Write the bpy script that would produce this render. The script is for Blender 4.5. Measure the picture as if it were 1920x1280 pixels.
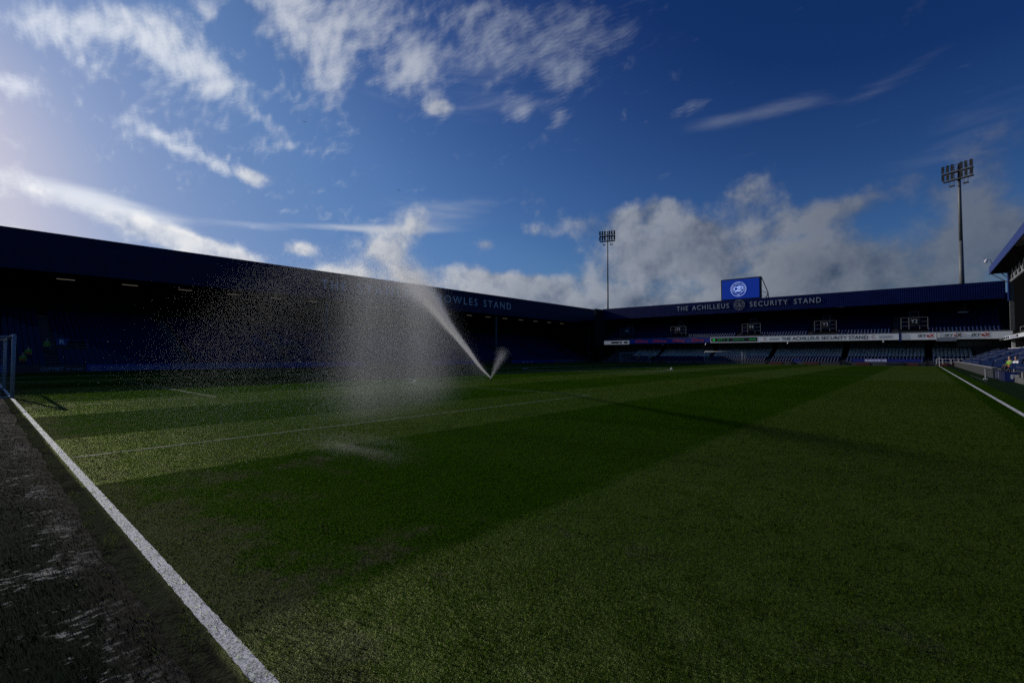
import bpy, math, random
import numpy as np
from mathutils import Vector, Matrix, noise

random.seed(7); rng = np.random.default_rng(7)
for o in list(bpy.data.objects): bpy.data.objects.remove(o)
sc = bpy.context.scene
COL = sc.collection
rad = math.radians

# ------------------------------------------------------------------ camera
CX, CY, CZ = 30.954, -1.0736, 1.7415
YAW, PITCH, ROLL = 0.71625, 0.02845, 0.0016
cy_, sy_ = math.cos(YAW), math.sin(YAW)
Fv = Vector((-sy_*math.cos(PITCH), cy_*math.cos(PITCH), math.sin(PITCH)))
r0 = Vector((cy_, sy_, 0)); u0 = r0.cross(Fv)
Rv = r0*math.cos(ROLL)+u0*math.sin(ROLL); Uv = u0*math.cos(ROLL)-r0*math.sin(ROLL)
cam = bpy.data.cameras.new("camera"); camo = bpy.data.objects.new("camera", cam); COL.objects.link(camo)
m = Matrix.Identity(4)
for i in range(3):
    m[i][0] = Rv[i]; m[i][1] = Uv[i]; m[i][2] = -Fv[i]
m[0][3], m[1][3], m[2][3] = CX, CY, CZ
camo.matrix_world = m
cam.sensor_width = 36; cam.lens = 880.08/1920*36; cam.clip_start = 0.05; cam.clip_end = 3000
sc.camera = camo

# ------------------------------------------------------------------ render / exposure
sc.view_settings.view_transform = 'Standard'; sc.view_settings.look = 'None'
sc.view_settings.gamma = 1; sc.view_settings.exposure = EXPO = -0.75
sc.cycles.use_denoising = False
sc.cycles.max_bounces = 6; sc.cycles.diffuse_bounces = 3; sc.cycles.glossy_bounces = 2
sc.cycles.transmission_bounces = 2; sc.cycles.volume_bounces = 0
sc.cycles.caustics_reflective = False; sc.cycles.caustics_refractive = False

# ------------------------------------------------------------------ sun
EL = rad(18.9); SUNV = Vector((-.9928*math.cos(EL), -.12*math.cos(EL), math.sin(EL)))
sun = bpy.data.lights.new("sun", 'SUN'); sun.energy = 4.8; sun.angle = rad(.53); sun.color = (1, .93, .82)
suno = bpy.data.objects.new("sun", sun); COL.objects.link(suno)
suno.rotation_euler = (-SUNV).to_track_quat('-Z', 'Y').to_euler(); suno.location = (-60, 0, 60)

# ------------------------------------------------------------------ world: Nishita sky with clouds laid on the sky directions
W = bpy.data.worlds.new("World"); sc.world = W; W.use_nodes = True
nt = W.node_tree; nt.nodes.clear(); N = nt.nodes; Lk = nt.links
def nd(tree, t, **k):
    n = tree.nodes.new(t)
    for a, b in k.items(): setattr(n, a, b)
    return n
def setin(tree, n, i, v):
    if isinstance(v, bpy.types.NodeSocket): tree.links.new(v, n.inputs[i])
    elif v is not None: n.inputs[i].default_value = v
def mth(tree, op, a, b=None, c=None, clamp=False):
    n = nd(tree, 'ShaderNodeMath', operation=op, use_clamp=clamp)
    setin(tree, n, 0, a); setin(tree, n, 1, b); setin(tree, n, 2, c)
    return n.outputs[0]
def vmth(tree, op, a, b=None, out=0):
    n = nd(tree, 'ShaderNodeVectorMath', operation=op); setin(tree, n, 0, a); setin(tree, n, 1, b)
    return n.outputs[out]
def mix(tree, f, a, b, bt='MIX'):
    n = nd(tree, 'ShaderNodeMix', data_type='RGBA', blend_type=bt, clamp_factor=True)
    setin(tree, n, 0, f)
    setin(tree, n, 6, (*a, 1) if isinstance(a, tuple) and len(a) == 3 else a)
    setin(tree, n, 7, (*b, 1) if isinstance(b, tuple) and len(b) == 3 else b)
    return n.outputs[2]
def rng_(tree, v, a, b, c=0., d=1., sm=True):
    n = nd(tree, 'ShaderNodeMapRange', interpolation_type='SMOOTHSTEP' if sm else 'LINEAR')
    setin(tree, n, 0, v); n.inputs[1].default_value = a; n.inputs[2].default_value = b
    n.inputs[3].default_value = c; n.inputs[4].default_value = d
    return n.outputs[0]
def noi(tree, vec, scale, detail=6, rough=.55, lac=2., dist=0., d='3D'):
    n = nd(tree, 'ShaderNodeTexNoise', noise_dimensions=d)
    setin(tree, n, 'Vector', vec); n.inputs['Scale'].default_value = scale; n.inputs['Detail'].default_value = detail
    n.inputs['Roughness'].default_value = rough; n.inputs['Lacunarity'].default_value = lac; n.inputs['Distortion'].default_value = dist
    return n.outputs[0]
SKYROT = math.atan2(SUNV.x, SUNV.y)
sky = nd(nt, 'ShaderNodeTexSky', sky_type='NISHITA', sun_disc=False, sun_elevation=EL, sun_rotation=SKYROT,
         altitude=50, air_density=1.0, dust_density=1.2, ozone_density=2.0)
dirv = nd(nt, 'ShaderNodeTexCoord').outputs['Generated']
sep = nd(nt, 'ShaderNodeSeparateXYZ'); Lk.new(dirv, sep.inputs[0]); dx, dy, dz = sep.outputs
az = mth(nt, 'MULTIPLY', mth(nt, 'ARCTAN2', dx, dy), 180/math.pi)
el = mth(nt, 'MULTIPLY', mth(nt, 'ARCSINE', dz), 180/math.pi)
cmb = nd(nt, 'ShaderNodeCombineXYZ'); Lk.new(az, cmb.inputs[0]); Lk.new(el, cmb.inputs[1]); AE = cmb.outputs[0]
mu = vmth(nt, 'DOT_PRODUCT', dirv, tuple(SUNV), 1)              # cosine of the angle from the sun
# sky colour: deepen Nishita's saturation (clear dry spring air), and its aureole
sk0 = vmth(nt, 'SCALE', sky.outputs[0]); sk0.node.inputs['Scale'].default_value = .025
cvn = nd(nt, 'ShaderNodeRGBCurve'); Lk.new(sk0, cvn.inputs[1]); cmp_ = cvn.mapping; cmp_.extend = 'HORIZONTAL'; cmp_.use_clip = True
for ci, pts in enumerate((((.023, .0062), (.0415, .035), (.0735, .084), (.105, .114), (.343, .275), (.6, .54), (1, .68)),
                          ((.039, .031), (.0635, .096), (.099, .184), (.1275, .223), (.325, .36), (.6, .60), (1, .72)),
                          ((.065, .130), (.0975, .275), (.1375, .42), (.1615, .465), (.312, .585), (.55, .74), (1, .82)))):
    cvv = cmp_.curves[ci]; cvv.points[0].location = (0, 0); cvv.points[-1].location = pts[-1]
    for q in pts[:-1]: cvv.points.new(*q)
    for q in cvv.points: q.handle_type = 'VECTOR'
cmp_.update()
BG = 0.10; KS = 1/(2**EXPO)/BG            # picture values into sky radiance
skyc = cvn.outputs[0]
# cloud fields: (az, el, half-width, half-height, tilt deg, weight)
def blobfield(bl):
    acc = None
    for (a, e, w, h, t, k) in bl:
        s = vmth(nt, 'SUBTRACT', AE, (a, e, 0)); c_, s_ = math.cos(rad(t)), math.sin(rad(t))
        u = vmth(nt, 'DOT_PRODUCT', s, (c_/w, s_/w, 0), 1); v = vmth(nt, 'DOT_PRODUCT', s, (-s_/h, c_/h, 0), 1)
        q = mth(nt, 'ADD', mth(nt, 'MULTIPLY', u, u), mth(nt, 'MULTIPLY', v, v))
        f = mth(nt, 'MULTIPLY', mth(nt, 'EXPONENT', mth(nt, 'MULTIPLY', q, -1.0)), k)
        acc = f if acc is None else mth(nt, 'ADD', acc, f)
    return acc
#BLOBS
HIGH = [(-86, 26.5, 4, 1.6, 18, .9), (-81.5, 29, 4.0, 1.5, 18, .95), (-77, 27.3, 3.6, 3.0, -10, 1.2), (-83.5, 24.8, 2.2, 1.0, 0, .6), (-73.5, 26.5, 2.2, 1.2, 0, .8), (-75, 32, 1.6, .9, -20, .8), (-88, 21.6, 2.4, 1.0, 0, .9),
        (-68, 34.5, 3.5, 2.0, -20, .9), (-63.5, 33, 4.2, 3.4, 0, 1.15), (-62.5, 29.2, 1.9, 2.6, 0, 1.05), (-53.5, 31.5, 3.6, 3.4, 10, 1.0), (-58, 35.5, 4, 2.6, 0, .9), (-46, 35.5, 6, 3.0, 0, .9), (-33, 35, 8, 3.4, 0, .8),
        (-77, 20.0, 3.2, .8, -18, 1.0), (-73, 18.8, 2.0, .8, -22, .85), (-69, 24, 2.6, .8, -22, .65), (-66.5, 22, 2.5, .7, 0, .55), (-50.3, 28, 2.0, 1.3, 0, .8), (-40, 27.8, 1.8, 1.5, 0, .95), (-35.4, 27, 1.5, 1.4, 0, .9),
        (-34, 31, 2.8, 1.4, 0, .75), (-80, 20.5, 4, 1.0, 0, .45), (-20, 26.8, 2.0, 1.0, 0, .6), (-60, 15.5, 6, 1.4, 0, .4), (-70, 24, 15, 8, 0, .30), (-40, 30, 12, 6, 0, .22)]
CIRR = [(-82, 13.4, 7, 1.3, -10, 1.35), (-70, 13.6, 6, .6, 0, .5), (-59, 14.4, 9, .50, 2, .85), (-50, 17.0, 9, 2.4, 6, .70), (-47, 30, 14, 5, 0, .42), (-17, 24.6, 6, 1.1, -3, .60), (-9, 25.0, 5, .9, 0, .52), (-1, 24.8, 6, 1.0, 18, .4), (3, 18.5, 6, 2.4, 20, .5)]
CUM = [(-79.5, 12.0, 7.5, 1.3, -13, 1.35), (-73, 10.2, 5, 1.4, -14, 1.45), (-70.2, 18.4, 2.0, 1.2, -12, 1.45), (-65.3, 11.6, 2.0, .9, -8, 1.25), (-62, 9.0, 5, 1.0, 0, .9), (-53, 14.8, 3.6, 2.0, 0, 1.1), (-55.5, 12.2, 3.0, 1.5, 0, 1.15), (-50, 9.5, 7, 2.0, 0, 1.6), (-39, 8.5, 8, 1.8, 0, 1.4), (-44, 7.2, 6, 1.6, 0, 1.2), (-50.3, 27.8, 2.0, 1.1, 0, 1.0),
       (-43.8, 13.2, 2.0, 1.0, 0, 1.1), (-38.2, 14.6, 2.8, 1.3, 0, 1.15), (-27.5, 15.8, 3.8, 2.4, 0, 1.15), (-23, 16.8, 3.4, 1.6, 0, 1.05), (-25, 11.0, 7, 4.0, 0, 1.35), (-13.8, 17.6, 3.0, 2.2, 0, 1.15), (-10, 14.4, 4, 2.0, 0, 1.0), (-18.5, 13.0, 5, 3.0, 0, 1.1), (-14, 10.5, 7, 3.8, 0, 1.2), (-3.6, 15.0, 3.6, 1.8, 8, 1.0), (-5, 9.0, 7, 3.0, 0, 1.05), (3.5, 14.5, 4, 3.0, 20, .95),
       (-34, 4.5, 22, 2.6, 0, 1.4), (-6, 5.0, 20, 3.0, 0, 1.25), (5, 9.5, 5, 3.0, 0, 1.0), (-88.5, 9.6, 2, .8, 0, 1.1), (-45, 5, 14, 1.6, 0, 1.2)]
# cloud-sheet coordinates: where the direction meets a flat layer overhead
lay = vmth(nt, 'DIVIDE', dirv, None); ly = lay.node
cz_ = nd(nt, 'ShaderNodeCombineXYZ'); zz = mth(nt, 'ADD', mth(nt, 'MAXIMUM', dz, 0.0), .10)
for i in range(3): Lk.new(zz, cz_.inputs[i])
Lk.new(cz_.outputs[0], ly.inputs[1])
warp = nd(nt, 'ShaderNodeTexNoise'); Lk.new(lay, warp.inputs['Vector']); warp.inputs['Scale'].default_value = 1.6; warp.inputs['Detail'].default_value = 3
wv = vmth(nt, 'ADD', lay, vmth(nt, 'SCALE', warp.outputs[1])); wv.node.inputs[1].links[0].from_node.inputs['Scale'].default_value = .16
mp = nd(nt, 'ShaderNodeMapping'); Lk.new(wv, mp.inputs[0]); mp.inputs['Rotation'].default_value = (0, 0, rad(35)); mp.inputs['Scale'].default_value = (1, 2.2, 0)
n1 = noi(nt, mp.outputs[0], 4.2, 9, .62)
n1b = noi(nt, mp.outputs[0], 17.0, 6, .6)
hi = mth(nt, 'ADD', mth(nt, 'MULTIPLY', mth(nt, 'MINIMUM', blobfield(HIGH), 1.3), .70), mth(nt, 'ADD', mth(nt, 'MULTIPLY', n1, 1.7), mth(nt, 'MULTIPLY', n1b, .9)))
dens_hi = mth(nt, 'MULTIPLY', rng_(nt, hi, 1.50, 2.55), .78)
mpc = nd(nt, 'ShaderNodeMapping'); Lk.new(AE, mpc.inputs[0]); mpc.inputs['Scale'].default_value = (.05, .3, 1); mpc.inputs['Rotation'].default_value = (0, 0, rad(10))
nc = noi(nt, mpc.outputs[0], 1.6, 8, .6, dist=.4)
dens_ci = mth(nt, 'MULTIPLY', rng_(nt, mth(nt, 'ADD', mth(nt, 'MULTIPLY', blobfield(CIRR), .9), nc), .75, 1.75), .8)
ncu = noi(nt, dirv, 9.0, 10, .60); nbig = noi(nt, dirv, 3.2, 3, .5)
offv = vmth(nt, 'ADD', dirv, tuple(SUNV*.035)); ncu2 = noi(nt, offv, 9.0, 8, .60)
cu = mth(nt, 'ADD', mth(nt, 'MULTIPLY', mth(nt, 'MINIMUM', blobfield(CUM), 1.6), .62), mth(nt, 'ADD', mth(nt, 'MULTIPLY', ncu, 2.3), mth(nt, 'MULTIPLY', nbig, .3)))
dens_cu = mth(nt, 'MULTIPLY', rng_(nt, cu, 1.56, 2.26), rng_(nt, az, -14, 2, .95, .78))
# cloud brightness falls away from the sun; the thick ones shade themselves
glow = rng_(nt, mu, .05, .98, 0, 1, False)
lit = mth(nt, 'ADD', .235, mth(nt, 'MULTIPLY', mth(nt, 'POWER', mth(nt, 'MAXIMUM', mu, 0.0), 3.0), .68))
shade = mth(nt, 'ADD', .72, mth(nt, 'MULTIPLY', mth(nt, 'SUBTRACT', ncu, ncu2), 3.6), clamp=True)
thick = rng_(nt, cu, 1.95, 3.0, 1.0, .50)
shade = mth(nt, 'MULTIPLY', shade, thick)
warm = rng_(nt, mu, .3, .95)
ccol = mix(nt, shade, (.30, .40, .62), mix(nt, warm, (1.05, 1.16, 1.38), (1.12, 1.12, 1.12)))
litr = mth(nt, 'MULTIPLY', lit, rng_(nt, az, -22, 4, 1., .60))
cc1 = vmth(nt, 'SCALE', ccol); Lk.new(litr, cc1.node.inputs['Scale'])
hc = mix(nt, warm, (.85, 1.0, 1.35), (1.0, 1.04, 1.10))
cc2 = vmth(nt, 'SCALE', hc); Lk.new(lit, cc2.node.inputs['Scale'])
s1 = mix(nt, dens_ci, skyc, cc2); s2 = mix(nt, dens_hi, s1, cc2); s3 = mix(nt, dens_cu, s2, cc1)
s3 = vmth(nt, 'SCALE', s3); s3.node.inputs['Scale'].default_value = KS
#SKYPRE
bg = nd(nt, 'ShaderNodeBackground'); Lk.new(s3, bg.inputs[0]); bg.inputs[1].default_value = BG
wo = nd(nt, 'ShaderNodeOutputWorld'); Lk.new(bg.outputs[0], wo.inputs[0])

# ------------------------------------------------------------------ materials
MATS = {}
def pmat(name, col, rough=.6, metal=0., nscale=6., namp=.18, bump=0., bscale=40., emit=None, estr=0., spec=.5):
    if name in MATS: return MATS[name]
    M = bpy.data.materials.new(name); M.use_nodes = True; t = M.node_tree; p = t.nodes['Principled BSDF']
    co = nd(t, 'ShaderNodeTexCoord').outputs['Object']
    n = noi(t, co, nscale, 5, .6)
    k = rng_(t, n, .3, .7, 1-namp, 1+namp, False)
    v = vmth(t, 'SCALE', (*col[:3],)); t.links.new(k, v.node.inputs['Scale'])
    t.links.new(v, p.inputs['Base Color'])
    p.inputs['Roughness'].default_value = rough; p.inputs['Metallic'].default_value = metal
    p.inputs['Specular IOR Level'].default_value = spec
    if bump:
        b = nd(t, 'ShaderNodeBump'); b.inputs['Strength'].default_value = bump; b.inputs['Distance'].default_value = .02
        t.links.new(noi(t, co, bscale, 4, .6), b.inputs['Height']); t.links.new(b.outputs[0], p.inputs['Normal'])
    if emit: p.inputs['Emission Color'].default_value = (*emit, 1); p.inputs['Emission Strength'].default_value = estr
    MATS[name] = M; return M
M_navy = pmat('navy_cladding', (.016, .018, .05), .6, spec=.1, nscale=.7, namp=.2)
M_navyfar = pmat('blue_cladding', (.005, .012, .080), .55, spec=.1, nscale=.5, namp=.2)
M_blue = pmat('royal_blue_paint', (.006, .021, .145), .45, nscale=1.5)
M_seatb = pmat('blue_plastic', (.004, .014, .062), .4, nscale=.9, namp=.25, spec=.15)
M_seatw = pmat('pale_grey_plastic', (.74, .70, .62), .5, nscale=.9, namp=.15)
M_seatl = pmat('light_blue_plastic', (.02, .045, .12), .4, spec=.2)
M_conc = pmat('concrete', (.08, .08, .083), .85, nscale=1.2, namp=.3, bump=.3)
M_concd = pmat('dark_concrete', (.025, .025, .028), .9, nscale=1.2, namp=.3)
M_wallg = pmat('green_grey_board', (.07, .09, .09), .8, nscale=.8)
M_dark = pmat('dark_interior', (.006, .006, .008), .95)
M_steel = pmat('galvanised_steel', (.42, .43, .45), .45, .6, nscale=3)
M_sheet = pmat('grey_roof_sheet', (.36, .36, .33), .6, nscale=2, namp=.3)
M_rail = pmat('dull_rail', (.16, .17, .17), .6)
M_white = pmat('white_paint', (.72, .73, .75), .4, nscale=5, namp=.08)
M_letter = pmat('silver_lettering', (.50, .51, .53), .4, nscale=4, namp=.08)
M_black = pmat('black_metal', (.012, .012, .014), .5)
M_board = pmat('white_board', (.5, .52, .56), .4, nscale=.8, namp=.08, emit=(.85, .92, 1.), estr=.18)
M_ink = pmat('black_ink', (.01, .01, .014), .5)
M_red = pmat('red_ink', (.55, .02, .02), .45)
M_orange = pmat('orange_ink', (.7, .22, .05), .5)
M_goal = pmat('goal_paint', (.36, .37, .38), .5, nscale=5, namp=.08)
M_net = pmat('net_cord', (.4, .4, .4), .8)
M_lamp = pmat('lamp_glass', (.05, .052, .056), .2)
M_led = pmat('blue_led', (.01, .015, .12), .5, emit=(.012, .03, .36), estr=.12, namp=.05)
M_scr = pmat('screen_blue', (.005, .02, .2), .4, emit=(.004, .05, .58), estr=.42, namp=.05)
M_scrw = pmat('screen_white', (.3, .35, .5), .4, emit=(.45, .6, 1.), estr=0.950, namp=.02)
M_ledg = pmat('led_green', (.01, .1, .02), .5, emit=(.02, .55, .08), estr=0.450, namp=.02)
M_ledr = pmat('led_red', (.2, .01, .01), .5, emit=(.6, .06, .05), estr=.12, namp=.02)
M_ledw = pmat('led_white', (.3, .3, .4), .5, emit=(.7, .75, 1.), estr=0.800, namp=.02)
M_tube = pmat('strip_light_glow', (.2, .2, .18), .5, emit=(1., .86, .7), estr=.15, namp=.02)
M_spot = pmat('small_lamp_glow', (.5, .5, .5), .5, emit=(1., .95, .85), estr=2.500, namp=.02)
M_hiviz = pmat('hi_vis_yellow', (.16, .30, .02), .7)
M_hiorg = pmat('hi_vis_orange', (.6, .09, .015), .7)
M_skin = pmat('skin', (.42, .25, .18), .55)
M_cloth = pmat('dark_cloth', (.02, .02, .028), .85)
M_clothw = pmat('white_cloth', (.65, .66, .7), .8)
M_hair = pmat('dark_hair', (.02, .014, .01), .7)
M_wire = pmat('pole_steel', (.13, .135, .135), .6, .2, nscale=2)

# ------------------------------------------------------------------ mesh helpers
def link(o, parent=None):
    COL.objects.link(o)
    if parent: o.parent = parent
    return o
def tag(o, label=None, cat=None, group=None, kind=None):
    if label: o['label'] = label
    if cat: o['category'] = cat
    if group: o['group'] = group
    if kind: o['kind'] = kind
    return o
def empty(name, loc, label, cat, group=None, rz=0):
    o = bpy.data.objects.new(name, None); o.location = loc; o.rotation_euler = (0, 0, rz); link(o)
    return tag(o, label, cat, group)
class MB:
    def __init__(s): s.v = []; s.f = []
    def add(s, vs, fs):
        b = len(s.v); s.v += [tuple(v) for v in vs]; s.f += [tuple(i+b for i in f) for f in fs]; return s
    def box(s, x0, x1, y0, y1, z0, z1):
        return s.add([(x0,y0,z0),(x1,y0,z0),(x1,y1,z0),(x0,y1,z0),(x0,y0,z1),(x1,y0,z1),(x1,y1,z1),(x0,y1,z1)],
                     [(0,3,2,1),(4,5,6,7),(0,1,5,4),(1,2,6,5),(2,3,7,6),(3,0,4,7)])
    def tube(s, a, b, r, r2=None, n=8, cap=True):
        a = Vector(a); b = Vector(b); r2 = r if r2 is None else r2
        d = (b-a).normalized(); u = d.orthogonal().normalized(); w = d.cross(u)
        vs = []
        for p, q in ((a, r), (b, r2)):
            for i in range(n):
                t = 2*math.pi*i/n; vs.append(p+(u*math.cos(t)+w*math.sin(t))*q)
        fs = [(i, (i+1) % n, n+(i+1) % n, n+i) for i in range(n)]
        if cap: fs += [tuple(range(n-1, -1, -1)), tuple(range(n, 2*n))]
        return s.add(vs, fs)
    def prism(s, poly, a0, a1, axis=1):      # poly in the plane perpendicular to axis
        n = len(poly)
        def P(p, a): 
            return (p[0], a, p[1]) if axis == 1 else ((a, p[0], p[1]) if axis == 0 else (p[0], p[1], a))
        vs = [P(p, a0) for p in poly]+[P(p, a1) for p in poly]
        fs = [(i, (i+1) % n, n+(i+1) % n, n+i) for i in range(n)]+[tuple(range(n-1, -1, -1)), tuple(range(n, 2*n))]
        return s.add(vs, fs)
    def build(s, name, mat, parent=None, smooth=False):
        me = bpy.data.meshes.new(name); me.from_pydata(s.v, [], s.f); me.materials.append(mat)
        if smooth: me.polygons.foreach_set('use_smooth', [True]*len(me.polygons))
        me.update(); o = bpy.data.objects.new(name, me); return link(o, parent)
def fast_mesh(name, verts, faces_flat, nper, mats, parent=None):
    me = bpy.data.meshes.new(name); nv = len(verts); nf = len(faces_flat)//nper
    me.vertices.add(nv); me.vertices.foreach_set('co', verts.astype(np.float32).ravel())
    me.loops.add(len(faces_flat)); me.loops.foreach_set('vertex_index', faces_flat.astype(np.int32))
    me.polygons.add(nf); me.polygons.foreach_set('loop_start', np.arange(nf, dtype=np.int32)*nper)
    me.update(calc_edges=True)
    for mt in mats: me.materials.append(mt)
    o = bpy.data.objects.new(name, me); return link(o, parent)
def copy_tree(o, parent=None):
    c = o.copy(); COL.objects.link(c); c.parent = parent
    for ch in list(o.children): copy_tree(ch, c)
    return c
def sweep(pts, n=None): return pts
def text(name, s, mat, parent, org, right, width, height, up=(0, 0, 1), depth=.03, space=1.0, bold=0.0, shear=0.0):
    """lettering: org = lower-left corner, fitted to width and cap height"""
    cu = bpy.data.curves.new('tmp', 'FONT'); cu.body = s; cu.size = 1; cu.extrude = .01; cu.space_character = space
    cu.offset = bold; cu.shear = shear; cu.resolution_u = 3
    o = bpy.data.objects.new('tmp', cu); COL.objects.link(o)
    dg = bpy.context.evaluated_depsgraph_get(); me = bpy.data.meshes.new_from_object(o.evaluated_get(dg))
    bpy.data.objects.remove(o); bpy.data.curves.remove(cu)
    co = np.empty(len(me.vertices)*3); me.vertices.foreach_get('co', co); co = co.reshape(-1, 3)
    mn, mx = co.min(0), co.max(0); R = Vector(right).normalized(); U = Vector(up).normalized(); Nn = R.cross(U)
    q = (co-mn)/(mx-mn); q[:, 0] *= width; q[:, 1] *= height; q[:, 2] = (q[:, 2]-.5)*depth
    out = np.array(org)+q[:, :1]*np.array(R)+q[:, 1:2]*np.array(U)+q[:, 2:3]*np.array(Nn)
    me.vertices.foreach_set('co', out.ravel()); me.materials.clear(); me.materials.append(mat); me.name = name
    return link(bpy.data.objects.new(name, me), parent)
def ribbon(mb, pts, w, O, R, U, Nn, d=.02):
    for a, b in zip(pts[:-1], pts[1:]):
        A = O+R*a[0]+U*a[1]; B = O+R*b[0]+U*b[1]; t = (B-A)
        if t.length < 1e-6: continue
        t.normalize(); s = t.cross(Nn).normalized()*w/2; A = A-t*w*.25; B = B+t*w*.25; n = Nn*d
        mb.add([A-s, A+s, B+s, B-s, A-s+n, A+s+n, B+s+n, B-s+n],
               [(0,3,2,1),(4,5,6,7),(0,1,5,4),(1,2,6,5),(2,3,7,6),(3,0,4,7)])
def arc(cx, cy, r, a0, a1, n=14, ry=None):
    ry = ry or r
    return [(cx+r*math.cos(rad(a0+(a1-a0)*i/n)), cy+ry*math.sin(rad(a0+(a1-a0)*i/n))) for i in range(n+1)]
def crest(name, O, right, rr, mat, parent, letters=True):
    """round club crest: double ring, words round it, intertwined initials"""
    R = Vector(right); U = Vector((0, 0, 1)); Nn = R.cross(U); O = Vector(O); mb = MB()
    ribbon(mb, [(x*rr, y*rr) for x, y in arc(0, 0, .97, 0, 360, 40)], rr*.055, O, R, U, Nn)
    ribbon(mb, [(x*rr, y*rr) for x, y in arc(0, 0, .66, 0, 360, 36)], rr*.035, O, R, U, Nn)
    w = rr*.085
    for st in (arc(-.30, .06, .25, 20, 330, 18, .24), [(-.20, -.16), (-.32, -.30), (-.42, -.36)], [(-.07, -.30), (-.04, .05), (-.02, .34)],
               arc(.06, .24, .19, 175, -70, 12, .16), [(.06, -.30), (.09, 0), (.12, .30)], arc(.30, .14, .23, 150, -110, 16, .2),
               [(.10, -.05), (.26, -.24), (.40, -.36), (.54, -.38)], [(-.30, -.34), (-.12, -.26), (.06, -.32), (.2, -.34)]):
        ribbon(mb, [(x*rr, y*rr) for x, y in st], w, O, R, U, Nn)
    c = mb.build(name, mat, parent)
    if letters:
        words = 'QUEENS PARK RANGERS'
        for i, ch in enumerate(words):
            if ch == ' ': continue
            t = rad(205-(230*i/(len(words)-1))); p = O+(R*math.cos(t)+U*math.sin(t))*rr*.74
            up = (R*math.cos(t)+U*math.sin(t)); rt = up.cross(Nn)*-1; rt = Nn.cross(up)*-1 if (Nn.cross(up)*-1).dot(R*math.sin(t)-U*math.cos(t)) > 0 else Nn.cross(up)
            text('crest_letter', ch, mat, c, tuple(p-rt*rr*.055+Nn*.01), rt, rr*.11, rr*.15, up, .02)
        text('crest_year', '1882', mat, c, tuple(O-R*rr*.17-U*rr*.88+Nn*.01), R, rr*.34, rr*.15, U, .02)
    return c

# ------------------------------------------------------------------ pitch and ground
def turf_colour(t):
    pos = nd(t, 'ShaderNodeNewGeometry').outputs['Position']
    s = nd(t, 'ShaderNodeSeparateXYZ'); t.links.new(pos, s.inputs[0]); X, Y, Z = s.outputs
    big = noi(t, pos, .22, 4, .55); mid = noi(t, pos, 1.3, 6, .62); fine = noi(t, pos, 9., 6, .65); vf = noi(t, pos, 55., 4, .7)
    xe = mth(t, 'ADD', X, mth(t, 'MULTIPLY', mth(t, 'SUBTRACT', mid, .5), .35))
    tri = mth(t, 'PINGPONG', mth(t, 'ADD', xe, 100.6-2.57), 5.03)          # 0..5.03..0
    sq = mth(t, 'FRACT', mth(t, 'DIVIDE', mth(t, 'ADD', xe, 100.6-2.57), 10.06))
    stripe = mth(t, 'MULTIPLY', rng_(t, sq, .485, .515), rng_(t, sq, .985, 1.0, 1, 0))
    ysq = mth(t, 'FRACT', mth(t, 'DIVIDE', mth(t, 'ADD', Y, 1.), 11.))
    ystr = mth(t, 'MULTIPLY', rng_(t, ysq, .46, .54), rng_(t, ysq, .93, 1.0, 1, 0))
    stripe = mth(t, 'ADD', mth(t, 'MULTIPLY', stripe, .85), mth(t, 'MULTIPLY', ystr, .15))
    g_d = (.018, .051, .0004); g_l = (.047, .078, .008)  # two greens carry the light and shade of blades leaning by mowing stripe
    base = mix(t, stripe, g_d, g_l)
    base = mix(t, rng_(t, fine, .3, .7), base, (.020, .040, .001)); base.node.inputs[0].links[0].from_node.inputs[4].default_value = .45
    # worn, sandy mud near the goal line and in drifts over the near half
    edge = rng_(t, Y, -.2, 6.5, .34, .0, False); edge2 = rng_(t, Y, 9, 24, .05, 0, False)
    wear = mth(t, 'ADD', mth(t, 'ADD', edge, edge2), mth(t, 'ADD', mth(t, 'MULTIPLY', big, .55), mth(t, 'MULTIPLY', mid, .95)))
    wear = mth(t, 'ADD', mth(t, 'ADD', wear, mth(t, 'MULTIPLY', fine, .40)), rng_(t, Y, -.3, .7, .26, 0., False))
    wm = mth(t, 'MULTIPLY', rng_(t, wear, 1.27, 1.47), .74)
    mud = mix(t, fine, (.034, .032, .022), (.088, .083, .064))
    base = mix(t, wm, base, mud)
    out = mth(t, 'MULTIPLY', rng_(t, Y, -.11, -.05, 1., 0.), rng_(t, mth(t, 'ADD', mth(t, 'MULTIPLY', mid, .6), mth(t, 'MULTIPLY', fine, .5)), .44, .56, .95, .10))
    base = mix(t, out, base, mix(t, fine, (.010, .010, .007), (.050, .046, .038)))
    # synthetic surround beyond the touchline and the far goal line
    sur = mth(t, 'MAXIMUM', rng_(t, X, 33.8, 33.95), mth(t, 'MAXIMUM', rng_(t, Y, 101.6, 101.8), rng_(t, mth(t, 'MULTIPLY', X, -1), 33.8, 33.95)))
    base = mix(t, sur, base, mix(t, mid, (.010, .024, .011), (.018, .036, .017)))
    base = mix(t, rng_(t, vf, .35, .75), base, vmth(t, 'SCALE', base)); base.node.inputs[7].links[0].from_node.inputs['Scale'].default_value = .55
    global STRIPE; STRIPE = stripe
    return pos, X, Y, base, mid, fine, vf, wm
M_turf = bpy.data.materials.new('mown_grass'); M_turf.use_nodes = True; t = M_turf.node_tree; p = t.nodes['Principled BSDF']
pos, X, Y, base, mid, fine, vf, wm = turf_colour(t)
t.links.new(base, p.inputs['Base Color']); p.inputs['Roughness'].default_value = .62; p.inputs['Specular IOR Level'].default_value = .0
p.inputs['Sheen Weight'].default_value = .0; p.inputs['Sheen Roughness'].default_value = .5; p.inputs['Sheen Tint'].default_value = (.7, .85, .4, 1)
b = nd(t, 'ShaderNodeBump'); b.inputs['Strength'].default_value = .9; b.inputs['Distance'].default_value = .03
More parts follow.
